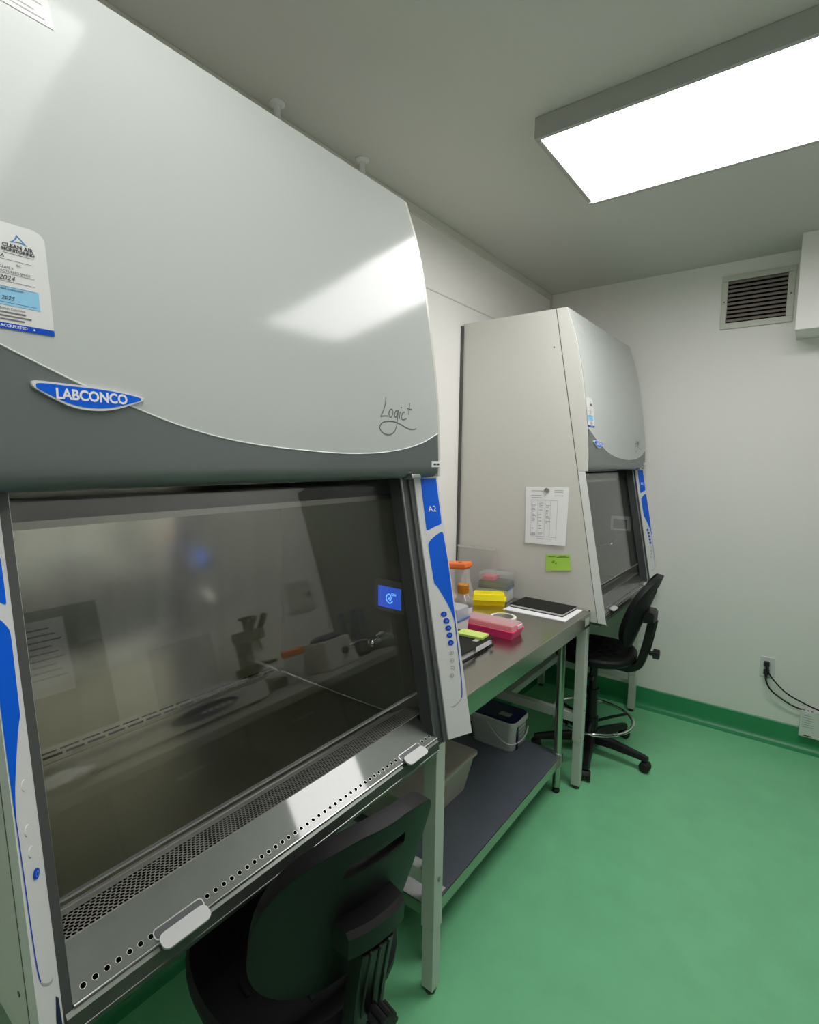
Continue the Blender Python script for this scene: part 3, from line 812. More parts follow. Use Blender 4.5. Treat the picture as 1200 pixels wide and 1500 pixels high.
    mb.sphere((0.545, yl - 0.036, 1.08), 0.014, seg=14)
    mb.tube([(0.545, yl - 0.012, 1.095), (0.56, yl - 0.012, 1.107), (0.572, yl - 0.012, 1.109)], 0.006, 10)
    mb.tube([(0.53, yl - 0.02, 1.082), (0.495, yl - 0.025, 1.074), (0.455, yl - 0.028, 1.052)], [0.008, 0.0065, 0.0045], 10)
    mb.cyl((0.52, yl - 0.02, 1.082), (0.55, yl - 0.02, 1.082), 0.005, seg=10)
    B(mb, 'service_valve', M_CHROME)
    return root
M_DISP = mat('display bezel', rgb(150, 148, 136), 0.4)
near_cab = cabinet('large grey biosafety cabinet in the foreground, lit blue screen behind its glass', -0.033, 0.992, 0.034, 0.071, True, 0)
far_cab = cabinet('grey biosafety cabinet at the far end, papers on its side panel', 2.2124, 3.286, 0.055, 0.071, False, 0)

# stands ------------------------------------------------------------------------
def stand(label, ya, yb, barz_l, barz_r, jz, xr):
    t = thing('cabinet_stand', label, 'stand', (0.4, (ya + yb) / 2, 0))
    B = lambda mb, n, m, p=t, **k: mb.build(n, m, p, world=True, **k)
    L = 0.046
    for x in (0.676, 0.06):
        for y in (ya, yb - L):
            lg = B(MB().box(x, x + L, y, y + L, jz, ZB - 0.001, 0.003), 'leg', M_LEG)
            B(MB().box(x + 0.003, x + L - 0.003, y + 0.003, y + L - 0.003, 0.018, jz + 0.05, 0.002), 'lower_leg', M_LEG, lg)
            g = MB(); g.cyl((x + L / 2, y + L / 2, 0.0), (x + L / 2, y + L / 2, 0.008), 0.018, seg=6); g.cyl((x + L / 2, y + L / 2, 0.008), (x + L / 2, y + L / 2, 0.022), 0.011, seg=12)
            B(g, 'foot', M_DARKG, lg)
            g = MB(); g.cyl((x + L, y + L * 0.5, jz + 0.16), (x + L + 0.006, y + L * 0.5, jz + 0.16), 0.006, seg=6)
            B(g, 'bolt', M_ALU, lg)
    for y, bz in ((ya, barz_l), (yb - 0.04, barz_r)):
        B(MB().box(0.06 + L, 0.676, y + 0.004, y + 0.040, bz, bz + 0.045, 0.003), 'side_rail', M_LEG)
        B(MB().box(0.06 + L, 0.676, y + 0.002, y + 0.044, ZB - 0.051, ZB - 0.001, 0.003), 'top_rail', M_LEG)
    B(MB().box(xr, xr + 0.035, ya + 0.041, yb - 0.041, barz_l + 0.002, barz_l + 0.04, 0.003), 'cross_rail', M_LEG)
    B(MB().box(0.064, 0.10, ya + L, yb - L, ZB - 0.051, ZB - 0.001, 0.003), 'top_rail', M_LEG)
    return t
stand('grey telescoping leg frame carrying the foreground cabinet, beside the black stool', -0.028, 1.002, 0.34, 0.34, 0.217, 0.1)
stand('grey telescoping leg frame carrying the far cabinet, beside the steel table', 2.2155, 3.281, 0.337, 0.20, 0.245, 0.29)

# ------------------------------------------------------------------ steel table
ty0, ty1, tz = 1.02, 2.206, 0.905
t = thing('steel_table', 'stainless steel work table with grey undershelf between the two cabinets', 'table', (0.4, 1.6, 0))
B = lambda mb, n, m, p=t, **k: mb.build(n, m, p, world=True, **k)
mb = MB(); mb.box(0.03, 0.742, ty0, ty1, tz - 0.004, tz, 0.0015)
mb.box(0.735, 0.742, ty0, ty1, tz - 0.070, tz - 0.001, 0.002); mb.box(0.03, 0.735, ty1 - 0.006, ty1, tz - 0.07, tz - 0.003); mb.box(0.03, 0.735, ty0, ty0 + 0.006, tz - 0.07, tz - 0.003)
mb.box(0.03, 0.036, ty0, ty1, tz - 0.07, tz - 0.003)
top = B(mb, 'table_top', M_TABLE)
B(MB().tube([(0.7415, ty0, tz - 0.001), (0.7415, ty1, tz - 0.001)], 0.0018, 8), 'edge_highlight', M_ALU, top)  # thin brighter tube added as the highlight along the top edge
B(MB().box(0.742, 0.7424, 2.13, 2.185, tz - 0.055, tz - 0.02, 0), 'corner_tape', mat('clear tape', rgb(196, 198, 190), 0.25), top, smooth=False)
for x in (0.634, 0.08):
    for y in (ty0 + 0.05, 2.145):
        lg = B(MB().cyl((x, y, 0.03), (x, y, tz - 0.05), 0.019, seg=24), 'leg', M_TABLE)
        B(MB().lathe([(0.014, 0.0), (0.017, 0.004), (0.017, 0.014), (0.013, 0.018), (0.013, 0.034)], (x, y, 0), 16), 'foot', M_RUBBER, lg)
        B(MB().cyl((x, y, 0.135), (x, y, 0.205), 0.0225, seg=24, bev=0.002), 'collar', M_ALU, lg)
mb = MB()
mb.box(0.06, 0.652, ty0 + 0.025, 2.168, 0.188, 0.193, 0.001)
sh = B(mb, 'undershelf', M_SHELF)
mb = MB()
mb.box(0.648, 0.655, ty0 + 0.025, 2.168, 0.148, 0.192, 0.0015); mb.box(0.06, 0.648, 2.162, 2.168, 0.15, 0.19); mb.box(0.06, 0.648, ty0 + 0.025, ty0 + 0.031, 0.15, 0.19)
B(mb, 'shelf_edge', M_TABLE, sh)
B(MB().box(0.50, 0.645, ty0 + 0.026, ty0 + 0.12, 0.1935, 0.1945), 'shelf_end_strip', M_WHITE, sh, smooth=False)

# ------------------------------------------------------------------ things on the table
def T(name, label, cat, loc, rz=0, group=None): return thing(name, label, cat, loc, rz, group)
# laboratory notebook near the column
t = T('notebook', 'thick black notebook with a white label strip, half hidden behind the blue and white column', 'notebook', (0.475, 1.33, tz))
MB().box(-0.125, 0.125, -0.19, 0.19, 0.0, 0.005, 0.002).build('back_cover', M_BLACKP, t)
MB().box(-0.120, 0.118, -0.185, 0.185, 0.005, 0.026).build('pages', M_PAPER, t, smooth=False)
MB().box(-0.125, 0.125, -0.19, 0.19, 0.026, 0.031, 0.002).build('front_cover', M_BLACK, t)
MB().box(0.1255, 0.1262, 0.05, 0.155, 0.012, 0.0305).build('label_strip', M_PAPER, t, smooth=False)
MB().box(0.08, 0.1, 0.10, 0.125, 0.0311, 0.0316, 0).build('mark', M_PALEINK, t, smooth=False)
t = T('sticky_note_pad', 'lime green sticky note pad lying on the thick black notebook', 'sticky notes', (0.525, 1.485, tz + 0.0311), R(4))
mb = MB()
mb.box(-0.055, 0.055, -0.03, 0.03, 0.0, 0.009, 0.0008)
mb.build('pad', mat('lime paper', rgb(204, 226, 118), 0.7), t)
# second flat folder on white sheets
for i in range(2):
    o = MB().box(0.405 + 0.004 * i, 0.708, 1.972 + 0.003 * i, 2.192, tz + 0.0002 + 0.0016 * i, tz + 0.0016 + 0.0016 * i).build('paper_sheet', M_PAPER, smooth=False)
    tag(o, ('lower' if i == 0 else 'upper') + ' white sheet under the slim black folder by the far cabinet', 'paper', 'white sheets under the folder')
t = T('folder', 'slim black folder lying on white sheets against the far cabinet', 'folder', (0.548, 2.105, tz + 0.0034), R(-2))
MB().box(-0.132, 0.132, -0.082, 0.082, 0.0, 0.003, 0.001).build('back_cover', M_BLACK, t)
MB().box(-0.126, 0.128, -0.078, 0.078, 0.003, 0.012).build('pages', M_PAPER, t, smooth=False)
MB().box(-0.132, 0.132, -0.082, 0.082, 0.012, 0.016, 0.0015).build('front_cover', M_BLACK, t)
# tape
t = T('tape_roll', 'roll of white lab tape standing flat behind the pink rack', 'tape roll', (0.50, 1.79, tz))
MB().lathe([(0.046, 0), (0.056, 0), (0.056, 0.028), (0.046, 0.028), (0.046, 0)], seg=36, cap=False).build('tape', mat('cream tape', rgb(236, 236, 226), 0.5), t)
MB().lathe([(0.043, 0), (0.046, 0), (0.046, 0.0285), (0.043, 0.0285), (0.043, 0)], seg=36, cap=False).build('core', mat('card core', rgb(190, 186, 170), 0.7), t)
# pink tube rack
t = T('tube_rack', 'hot pink tube rack with pale clear lid in front of the white tape roll', 'tube rack', (0.515, 1.656, tz))
M_PINK = mat('hot pink plastic', rgb(255, 64, 132), 0.3)
def frus(x, y, z0, z1, k, bev=0.002):
    r0 = rrect(-x, x, -y, y, 0.006, 3); r1 = [(a * k, b * k) for a, b in r0]
    return [[(a, b, z0) for a, b in r1], [(a, b, z1) for a, b in r0]]
MB().loft(frus(0.118, 0.050, 0, 0.026, 0.94)).build('base', M_PINK, t)
mb = MB(); mb.loft(frus(0.121, 0.053, 0.026, 0.032, 1.0)); mb.build('rim', M_PINK, t)
mb = MB(); mb.loft([[(a, b, z) for a, b in rrect(-x, x, -y, y, 0.006, 3)] for x, y, z in ((0.117, 0.049, 0.032), (0.114, 0.046, 0.05), (0.108, 0.042, 0.054))])
mb.build('lid', glass_mat('pale pink clear', (1.0, 0.55, 0.68, 1), extra=0.30, rough=0.1), t)
mb = MB()
for i in range(11):
    for j in range(4):
        mb.cyl((-0.1 + i * 0.02, -0.036 + j * 0.024, 0.03), (-0.1 + i * 0.02, -0.036 + j * 0.024, 0.044), 0.006, seg=8)
mb.build('tube_caps', M_PINK, t)
MB().box(0.116, 0.124, -0.01, 0.03, 0.034, 0.05, 0.002).build('lid_clasp', mat('pale clasp', rgb(250, 205, 215), 0.3), t)
# yellow rack
t = T('tube_rack', 'bright yellow tube rack in front of the stacked clear boxes', 'tube rack', (0.302, 2.024, tz), R(30))
M_YEL = mat('bright yellow plastic', rgb(255, 238, 16), 0.3)
M_YEL2 = mat('amber yellow plastic', rgb(250, 214, 0), 0.3)
MB().loft(frus(0.080, 0.046, 0, 0.026, 0.95)).build('base', M_YEL2, t)
mb = MB(); mb.loft([[(a, b, z) for a, b in rrect(-x, x, -y, y, 0.006, 3)] for x, y, z in ((0.082, 0.048, 0.026), (0.08, 0.046, 0.03), (0.074, 0.040, 0.052), (0.066, 0.036, 0.055))])
mb.build('lid', M_YEL, t)
mb = MB()
for q in range(5): decal(mb, rect2d(-0.04 + q * 0.012, -0.032 + q * 0.012, -0.014, -0.010), lambda u, v: (u, v, 0.0556))
mb.build('lid_print', mat('faded olive ink', rgb(150, 140, 40), 0.6), t)
MB().box(0.079, 0.086, -0.012, 0.012, 0.018, 0.036, 0.002).build('clasp', M_YEL, t)
# stacked clear/blue boxes
t = T('tip_box', 'stacked tip box with grey blue body and clear lid beside the far cabinet', 'tip box', (0.290, 2.124, tz), R(8))
MB().box(-0.074, 0.074, -0.05, 0.05, 0, 0.062, 0.004).build('lower_tray', glass_mat('milky clear', (0.86, 0.9, 0.95, 1), extra=0.55, rough=0.2), t)
MB().box(-0.077, 0.077, -0.053, 0.053, 0.062, 0.072, 0.002).build('blue_seam', mat('slate blue plastic', rgb(98, 112, 140), 0.35), t)
MB().box(-0.075, 0.075, -0.051, 0.051, 0.072, 0.098, 0.003).build('grey_tray', mat('slate grey plastic', rgb(122, 128, 126), 0.35), t)
MB().box(-0.077, 0.077, -0.053, 0.053, 0.098, 0.137, 0.006).build('lid', M_CLEAR, t)
MB().box(-0.062, 0.0, -0.036, 0.036, 0.0985, 0.118, 0.003).build('pink_insert', mat('rose plastic', rgb(226, 120, 140), 0.4), t)
# tip box near column
t = T('tip_box', 'white and clear tip box with a blue seam beside the blue and white column', 'tip box', (0.388, 1.548, tz))
MB().loft([[(a, b, z) for a, b in rrect(-x, x, -y, y, 0.006, 3)] for x, y, z in ((0.053, 0.046, 0.0), (0.056, 0.049, 0.058))]).build('lower_tray', mat('milk white plastic', rgb(232, 234, 236), 0.35), t)
MB().box(-0.059, 0.059, -0.051, 0.051, 0.058, 0.068, 0.002).build('blue_seam', mat('sky blue plastic', rgb(90, 130, 196), 0.35), t)
MB().loft([[(a, b, z) for a, b in rrect(-x, x, -y, y, 0.006, 3)] for x, y, z in ((0.056, 0.049, 0.068), (0.054, 0.047, 0.108), (0.048, 0.041, 0.112))]).build('lid', glass_mat('bluish clear lid', (0.86, 0.9, 0.96, 1), extra=0.4, rough=0.15), t)
# media bottle
t = T('media_bottle', 'clear glass bottle with amber cap behind the white tip box', 'bottle', (0.325, 1.742, tz))
MB().lathe([(0.002, 0), (0.04, 0), (0.043, 0.004), (0.043, 0.07), (0.038, 0.083), (0.022, 0.10), (0.018, 0.106), (0.018, 0.118)], seg=28).build('glass_body', glass_mat('bottle glass', (0.90, 0.86, 0.80, 1), extra=0.12, rough=0.03, ior=1.5), t)
mb = MB(); mb.lathe([(0.023, 0.112), (0.025, 0.115), (0.025, 0.150), (0.023, 0.153), (0.001, 0.153)], seg=24)
for i in range(24): 
    a = 2 * math.pi * i / 24; mb.box(-0.0012, 0.0012, 0.0245, 0.0262, 0.116, 0.148, M=Matrix.Rotation(a, 4, 'Z'))
mb.build('cap', mat('amber cap', rgb(196, 132, 16), 0.35), t)
MB().lathe([(0.0435, 0.02), (0.0435, 0.055)], seg=28, cap=False).build('paper_band', M_PAPER, t)
# orange-topped bag
t = T('sample_bag', 'clear crumpled bag with bright orange top behind the amber capped bottle', 'bag', (0.180, 1.918, tz))
def crumple(p, a): return (p[0] + random.uniform(-a, a), p[1] + random.uniform(-a, a), p[2] + random.uniform(-a, a) * .6)
rings = []
for i in range(9):
    f = i / 8
    hw = 0.088 - 0.024 * f; hd = 0.052 - 0.02 * f
    rings.append([crumple((hw * math.copysign(abs(math.cos(2 * math.pi * k / 20)) ** 0.6, math.cos(2 * math.pi * k / 20)), hd * math.copysign(abs(math.sin(2 * math.pi * k / 20)) ** 0.6, math.sin(2 * math.pi * k / 20)), 0.178 * f), 0.005 if 0 < i < 8 else 0.0) for k in range(20)])
MB().loft(rings).build('bag_film', M_BAG, t)
mb = MB(); mb.box(-0.068, 0.068, -0.036, 0.036, 0.176, 0.206, 0.008, 3); mb.fn(lambda x, y, z: (x, y, z + 0.008 * x / 0.068))
bt = mb.build('orange_top', mat('bright orange plastic', rgb(255, 128, 52), 0.4), t)
MB().box(0.015, 0.032, -0.01, 0.004, 0.2075, 0.2095).build('orange_top_slot', mat('rust ink', rgb(150, 60, 20), 0.5), bt)
mb = MB()
for i in range(9):
    mb.sphere((random.uniform(-.05, .05), random.uniform(-.02, .02), 0.035 + random.uniform(0, .05)), 0.02, seg=8)
mb.fn(lambda x, y, z: (x, y, 0.002 + max(0, z - 0.012)))
mb.build('contents', mat('pale bag contents', rgb(244, 222, 200), 0.6), t)
# empty clear zip bag leaning on the far cabinet
t = T('zip_bag', 'large empty clear zip bag propped up against the far cabinet side', 'bag', (0.135, 2.196, tz))
rings = []
for i in range(10):
    f = i / 9; th = 0.012 * (1 - f) + 0.002
    pr = []
    for k in range(12):
        u = -1 + 2 * k / 11; pr.append((u * 0.118, th * math.sin(3 * u + 2 * f) * 0.4 - th, 0.24 * f))
    bk = [(x, y + 0.0015 + th * 0.8, z) for x, y, z in reversed(pr)]
    rings.append(pr + bk)
MB().loft(rings).build('bag_film', glass_mat('zip bag film', (0.96, 0.96, 0.95, 1), extra=0.16, rough=0.15, ior=1.4), t)
MB().box(-0.119, 0.119, -0.006, 0.0005, 0.228, 0.241, 0.001).build('zip_seal', M_BAG, t)

# paper, magnet and note on the far cabinet side (plane y = 2.2124)
yp = 2.2124
def sheet(name, label, cat, corners, m, bulge=0.006):
    """thin paper: corners TL, TR, BR, BL as (x, z)"""
    mb = MB(); N = 10
    def pos(u, v):
        (x0, z0), (x1, z1), (x2, z2), (x3, z3) = corners
        x = (x0 * (1 - u) + x1 * u) * (1 - v) + (x3 * (1 - u) + x2 * u) * v
        z = (z0 * (1 - u) + z1 * u) * (1 - v) + (z3 * (1 - u) + z2 * u) * v
        return x, yp - 0.0012 - bulge * v ** 2 * (0.6 + 0.4 * u), z
    vs = []; fs = []
    for i in range(N + 1):
        for j in range(N + 1):
            x, y, z = pos(j / N, i / N); vs.append((x, y, z))
    n = len(vs)
    for v in list(vs): vs.append((v[0], v[1] - 0.0006, v[2]))
    for i in range(N):
        for j in range(N):
            a = i * (N + 1) + j
            fs.append((a, a + 1, a + N + 2, a + N + 1)); fs.append((n + a + N + 1, n + a + N + 2, n + a + 1, n + a))
    for j in range(N):
        for (p, q) in ((j, j + 1), (N * (N + 1) + j + 1, N * (N + 1) + j)): fs.append((p, n + p, n + q, q))
        for (p, q) in (((j + 1) * (N + 1), j * (N + 1)), (j * (N + 1) + N, (j + 1) * (N + 1) + N)): fs.append((p, n + p, n + q, q))
    cx = sum(c[0] for c in corners) / 4; cz = sum(c[1] for c in corners) / 4
    t = T(name, label, cat, (cx, yp, cz))
    mb.faces(vs, fs); mb.build('sheet', m, t, world=True, norm=True)
    return t, pos
t, pos = sheet('log_sheet', 'white printed log sheet held by a magnet on the far cabinet side', 'paper', [(0.392, 1.473), (0.611, 1.479), (0.607, 1.198), (0.399, 1.193)], M_PAPER)
mb = MB()
def pm(u, v):
    x, y, z = pos(u, v); return (x, y - 0.0012, z)
def cell(u0, u1, v0, v1): mb.faces([pm(u0, v0), pm(u1, v0), pm(u1, v1), pm(u0, v1)], [(0, 1, 2, 3)])
for v in (0.06, 0.14, 0.18): cell(0.14, 0.36 + random.uniform(0, .1), v, v + 0.012)
for v in (0.05, 0.08, 0.14): cell(0.68, 0.88, v, v + 0.012)
for u in (0.14, 0.30, 0.47, 0.60, 0.76): cell(u, u + 0.006, 0.23, 0.86 if u < .7 else 0.92)
for v in (0.225, 0.86): cell(0.14, 0.76, v, v + 0.007)
for i in range(22):
    v = 0.26 + i * 0.027
    for u in (0.16, 0.33, 0.49):
        if random.random() < 0.75 - 0.02 * i: cell(u, u + random.uniform(0.05, 0.11), v, v + 0.012)
cell(0.14, 0.26, 0.82, 0.84); cell(0.3, 0.65, 0.895, 0.903)
mb.build('print', mat('mid grey ink', rgb(178, 180, 184), 0.7), t, world=True, smooth=False)
o = MB().cyl((0.503, yp - 0.0022, 1.461), (0.503, yp - 0.011, 1.461), 0.0125, 0.0115, 20, bev=0.0015).build('magnet', mat('grey magnet', rgb(120, 122, 118), 0.4))
tag(o, 'small round grey magnet holding up the white log sheet', 'magnet')
t, pos = sheet('sticky_note', 'lime green sticky note below the white log sheet', 'sticky note', [(0.510, 1.146), (0.628, 1.160), (0.641, 1.084), (0.512, 1.066)], mat('lime note paper', rgb(168, 214, 84), 0.7), 0.004)
mb = MB()
for u0, u1, v in ((0.1, 0.4, .1), (0.45, 0.95, .14), (0.55, 0.85, .08)): cell(u0, u1, v, v + 0.05)
for u0, u1, v in ((0.3, 0.36, .38), (0.38, 0.44, .48), (0.25, 0.3, .42)): cell(u0, u1, v, v + 0.1)
mb.build('handwriting', mat('olive pencil', rgb(110, 150, 50), 0.7), t, world=True, smooth=False)

# ------------------------------------------------------------------ undershelf things
t = T('bucket', 'white rectangular bucket with dark navy lid on the undershelf', 'bucket', (0.345, 2.083, 0.193))
def rr(x, y, z, r=0.03): return [(a, b, z) for a, b in rrect(-x, x, -y, y, r, 5)]
MB().loft([rr(0.110, 0.070, 0.0, .028), rr(0.112, 0.072, 0.004, .03), rr(0.122, 0.079, 0.10), rr(0.124, 0.08, 0.138)]).build('tub', mat('bucket white', rgb(224, 226, 224), 0.35), t)
MB().loft([rr(0.128, 0.088, 0.128, .034), rr(0.130, 0.090, 0.132, .034), rr(0.130, 0.090, 0.150, .034), rr(0.126, 0.086, 0.153, .03)]).build('rim', M_WHITE, t)
M_NAVY = mat('navy plastic', rgb(22, 22, 74), 0.3)
lid = MB().loft([rr(0.126, 0.086, 0.150, .032), rr(0.126, 0.086, 0.156, .032), rr(0.120, 0.080, 0.160, .03)]).build('lid', M_NAVY, t)
MB().box(0.02, 0.08, -0.045, -0.005, 0.1602, 0.1608).build('lid_label', mat('grey label', rgb(170, 172, 168), 0.6), t, smooth=False)
mb = MB(); mb.tube(smooth2d([(-0.02, -0.083, 0.125), (0.05, -0.098, 0.075), (0.11, -0.094, 0.052), (0.138, -0.04, 0.055), (0.142, 0.02, 0.07), (0.134, 0.06, 0.09)], 6), 0.0032, 8)
mb.build('handle', M_WHITE, t)
mb = MB(); mb.box(0.121, 0.1255, -0.045, -0.03, 0.01, 0.125); mb.build('label_bar', M_NAVY, t)
mb = MB()
for i in range(6): mb.box(0.1235, 0.1252, -0.02, 0.05, 0.02 + i * 0.018, 0.028 + i * 0.018)
mb.build('label_print', M_PALEINK, t)
t = T('storage_bin', 'worn off white plastic bin at the near end of the undershelf', 'bin', (0.25, 1.44, 0.193))
M_BIN = mat('worn off white plastic', rgb(206, 200, 186), 0.5, noise=((14, 14, 14), 0.18, 5))
def rb(x, y, z): return [(a, b, z) for a, b in rrect(-x, x, -y, y, 0.015, 4)]
MB().loft([rb(0.170, 0.195, 0), rb(0.172, 0.197, 0.004), rb(0.205, 0.222, 0.165), rb(0.208, 0.225, 0.168)]).build('tub', M_BIN, t)
MB().loft([rb(0.214, 0.230, 0.160), rb(0.214, 0.230, 0.172), rb(0.205, 0.222, 0.176)]).build('lid', M_BIN, t)

# ------------------------------------------------------------------ laboratory stools
def make_stool(label, loc, rz, star, ds=0.0, db=0.0):
    t = thing('lab_stool', label, 'stool', loc, rz, None)
    # seat
    rings = []
    for r, z in ((r_, z_ - 0.03 + ds) for r_, z_ in ((0.02, 0.548), (0.17, 0.548), (0.195, 0.556), (0.207, 0.572), (0.208, 0.588), (0.200, 0.600), (0.185, 0.604), (0.14, 0.596), (0.08, 0.590), (0.01, 0.588))):
        ring = []
        for k in range(40):
            a = 2 * math.pi * k / 40
            e = 1.0 + 0.06 * math.cos(4 * a) * (-0.5)
            ring.append((r * 1.06 * math.cos(a) * e, r * 1.06 * math.sin(a) * e, z))
        rings.append(ring)
    mb = MB().loft(rings)
    for i in range(-3, 4):
        for j in range(-3, 4):
            if i * i + j * j > 11 or (i + j) % 2: continue
            mb.box(i * 0.045 - 0.02, i * 0.045 + 0.02, j * 0.045 - 0.004, j * 0.045 + 0.004, 0.558 + ds, 0.5665 + ds + 0.0012 * (abs(i) + abs(j)), 0.002)
    mb.build('seat', M_BLACK, t)
    # backrest: curved shell with a hand slot
    NU, NV = 36, 26
    zc0, zh_ = 0.625 + db, 0.375
    def half(v):
        v = 0.004 + 0.992 * v
        w = 0.186 * (1 - min(1.0, abs(2 * v - 1)) ** 2.5) ** (1 / 2.5)
        return w
    vs = []; fs = []
    for i in range(NV + 1):
        v = 0.5 - 0.5 * math.cos(math.pi * (0.12 + 0.76 * i / NV)) / math.cos(math.pi * 0.12); w = half(v)
        for j in range(NU + 1):
            u = -1 + 2 * j / NU; y = u * w
            x = 0.178 + 0.125 * v - 1.6 * y * y
            vs.append((x, y, zc0 + zh_ * v))
    keep = lambda i, j: not (19 <= i <= 20 and 11 <= j <= 24)
    for i in range(NV):
        for j in range(NU):
            if keep(i, j): fs.append((i * (NU + 1) + j, i * (NU + 1) + j + 1, (i + 1) * (NU + 1) + j + 1, (i + 1) * (NU + 1) + j))
    bk = MB().faces(vs, fs).build('backrest', M_BLACK, t, wn=False)
    so = bk.modifiers.new('thickness', 'SOLIDIFY'); so.thickness = 0.030; so.offset = 0.0
    bv = bk.modifiers.new('soft edges', 'BEVEL'); bv.width = 0.007; bv.segments = 3; bv.limit_method = 'ANGLE'; bv.angle_limit = R(50)
    # back post with ribs, bracket, knob
    def flat(pts, hw, ht):
        rings = []
        n = len(pts)
        for i, p in enumerate(pts):
            a = Vector(pts[max(0, i - 1)]); b = Vector(pts[min(n - 1, i + 1)]); d = (b - a).normalized()
            nn = Vector((d.z, 0, -d.x)); p = Vector(p)
            rings.append([p + nn * sx * ht + Vector((0, sy * hw, 0)) for sx, sy in ((-1, -0.8), (-0.8, -1), (0.8, -1), (1, -0.8), (1, 0.8), (0.8, 1), (-0.8, 1), (-1, 0.8))])
        return rings
    path = smooth2d([(0.03, 0, 0.503 + ds), (0.15, 0, 0.494 + ds), (0.195, 0, 0.500 + ds), (0.230, 0, 0.528 + ds), (0.247, 0, 0.58 + ds), (0.262, 0, 0.68), (0.280, 0, 0.765 + db)], 5)
    ps = MB().loft(flat(path, 0.034, 0.020)).build('back_post', M_BLACKP, t)
    mb = MB()
    for yy in (-0.020, 0.0, 0.020):
        mb.tube([(p[0] + 0.0205, yy, p[2]) for p in path[22:]], 0.003, 6)
    mb.build('post_ribs', M_BLACKP, ps)
    mb = MB()
    rings = []
    for i in range(9):
        u = -1 + i / 4; y = u * 0.062; x = 0.276 - 2.4 * y * y
        rings.append([(x - 0.022, y, 0.760 + db), (x + 0.024, y, 0.770 + db), (x + 0.026, y, 0.807 + db), (x + 0.018, y, 0.817 + db), (x - 0.022, y, 0.820 + db)])
    mb.loft(rings)
    mb.build('back_bracket', M_BLACKP, t)
    mb = MB(); mb.cyl((0.272, 0, 0.622), (0.292, 0, 0.622), 0.012, seg=14)
    for k in range(10):
        a = 2 * math.pi * k / 10; mb.cyl((0.291, 0.019 * math.cos(a), 0.622 + 0.019 * math.sin(a)), (0.320, 0.019 * math.cos(a), 0.622 + 0.019 * math.sin(a)), 0.0068, seg=8)
    mb.cyl((0.291, 0, 0.622), (0.322, 0, 0.622), 0.021, seg=20, bev=0.003)
    mb.build('knob', M_BLACKP, t)
    mb = MB(); mb.box(-0.07, 0.09, -0.05, 0.05, 0.487 + ds, 0.519 + ds, 0.006)
    mb.build('seat_plate', M_BLACKP, t)
    mb = MB(); mb.tube([(0.0, -0.05, 0.496 + ds), (0.02, -0.13, 0.488 + ds), (0.03, -0.19, 0.468 + ds)], 0.005, 8); mb.box(0.015, 0.045, -0.205, -0.17, 0.458 + ds, 0.476 + ds, 0.004)
    mb.build('lever', M_BLACKP, t)
    mb = MB(); mb.cyl((0, 0, 0.10), (0, 0, 0.36), 0.029, 0.027, 20); mb.cyl((0, 0, 0.36), (0, 0, 0.49 + ds), 0.022, seg=20); mb.cyl((0, 0, 0.34), (0, 0, 0.365), 0.033, seg=20)
    mb.build('gas_column', M_BLACKP, t)
    mb = MB(); Rr = 0.213; zr = 0.205
    mb.tube([(Rr * math.cos(2 * math.pi * k / 48), Rr * math.sin(2 * math.pi * k / 48), zr) for k in range(48)], 0.009, 10, closed=True)
    fr = mb.build('foot_ring', M_CHROME, t)
    mb = MB()
    for k in range(3):
        a = R(40 + 120 * k); mb.tube([(0.028 * math.cos(a), 0.028 * math.sin(a), zr - 0.03), (Rr * math.cos(a) * .6, Rr * math.sin(a) * .6, zr - 0.012), (Rr * math.cos(a), Rr * math.sin(a), zr)], 0.008, 8)
    mb.cyl((0, 0, zr - 0.05), (0, 0, zr), 0.036, seg=20)
    mb.build('ring_spokes', M_BLACKP, fr)
    MB().lathe([(0.03, 0.062), (0.046, 0.07), (0.05, 0.10), (0.036, 0.125)], seg=20).build('base_hub', M_BLACKP, t)
    for k in range(5):
        a = star + R(72 * k); Mz = Matrix.Rotation(a, 4, 'Z')
        rings = []
        for r, hw, zlo, zhi in ((0.03, 0.027, 0.066, 0.118), (0.12, 0.024, 0.070, 0.112), (0.22, 0.020, 0.066, 0.098), (0.285, 0.019, 0.062, 0.088), (0.306, 0.014, 0.063, 0.082)):
            rings.append([(r, -hw, zlo), (r, -hw * 0.9, zhi - 0.012), (r, -hw * 0.5, zhi), (r, hw * 0.5, zhi), (r, hw * 0.9, zhi - 0.012), (r, hw, zlo)])
        MB().loft(rings, M=Mz).build('base_leg', M_BLACKP, t)
        mb = MB()
        for s in (-1, 1):
            mb.cyl((0.293, s * 0.006, 0.026), (0.293, s * 0.024, 0.026), 0.026, seg=24, bev=0.004, M=Mz)
        mb.cyl((0.288, 0, 0.03), (0.288, 0, 0.066), 0.008, seg=12, M=Mz)
        rings = [[(0.293 + rr_ * math.cos(R(b)), yy, 0.028 + rr_ * math.sin(R(b))) for b in range(20, 200, 20) for rr_ in (0.028,)] + [(0.293 - 0.01, yy, 0.03)] for yy in (-0.02, 0.02)]
        mb.loft(rings, M=Mz)
        mb.build('caster', M_RUBBER, t)
    return t
near_stool = make_stool('black stool in the foreground, tucked under the near cabinet', (0.676, 0.472, 0), R(-11), R(20))
far_stool = make_stool('black stool at the far cabinet, beside the back wall', (0.645, 2.61, 0), R(4), R(-8), 0.03, 0.03)

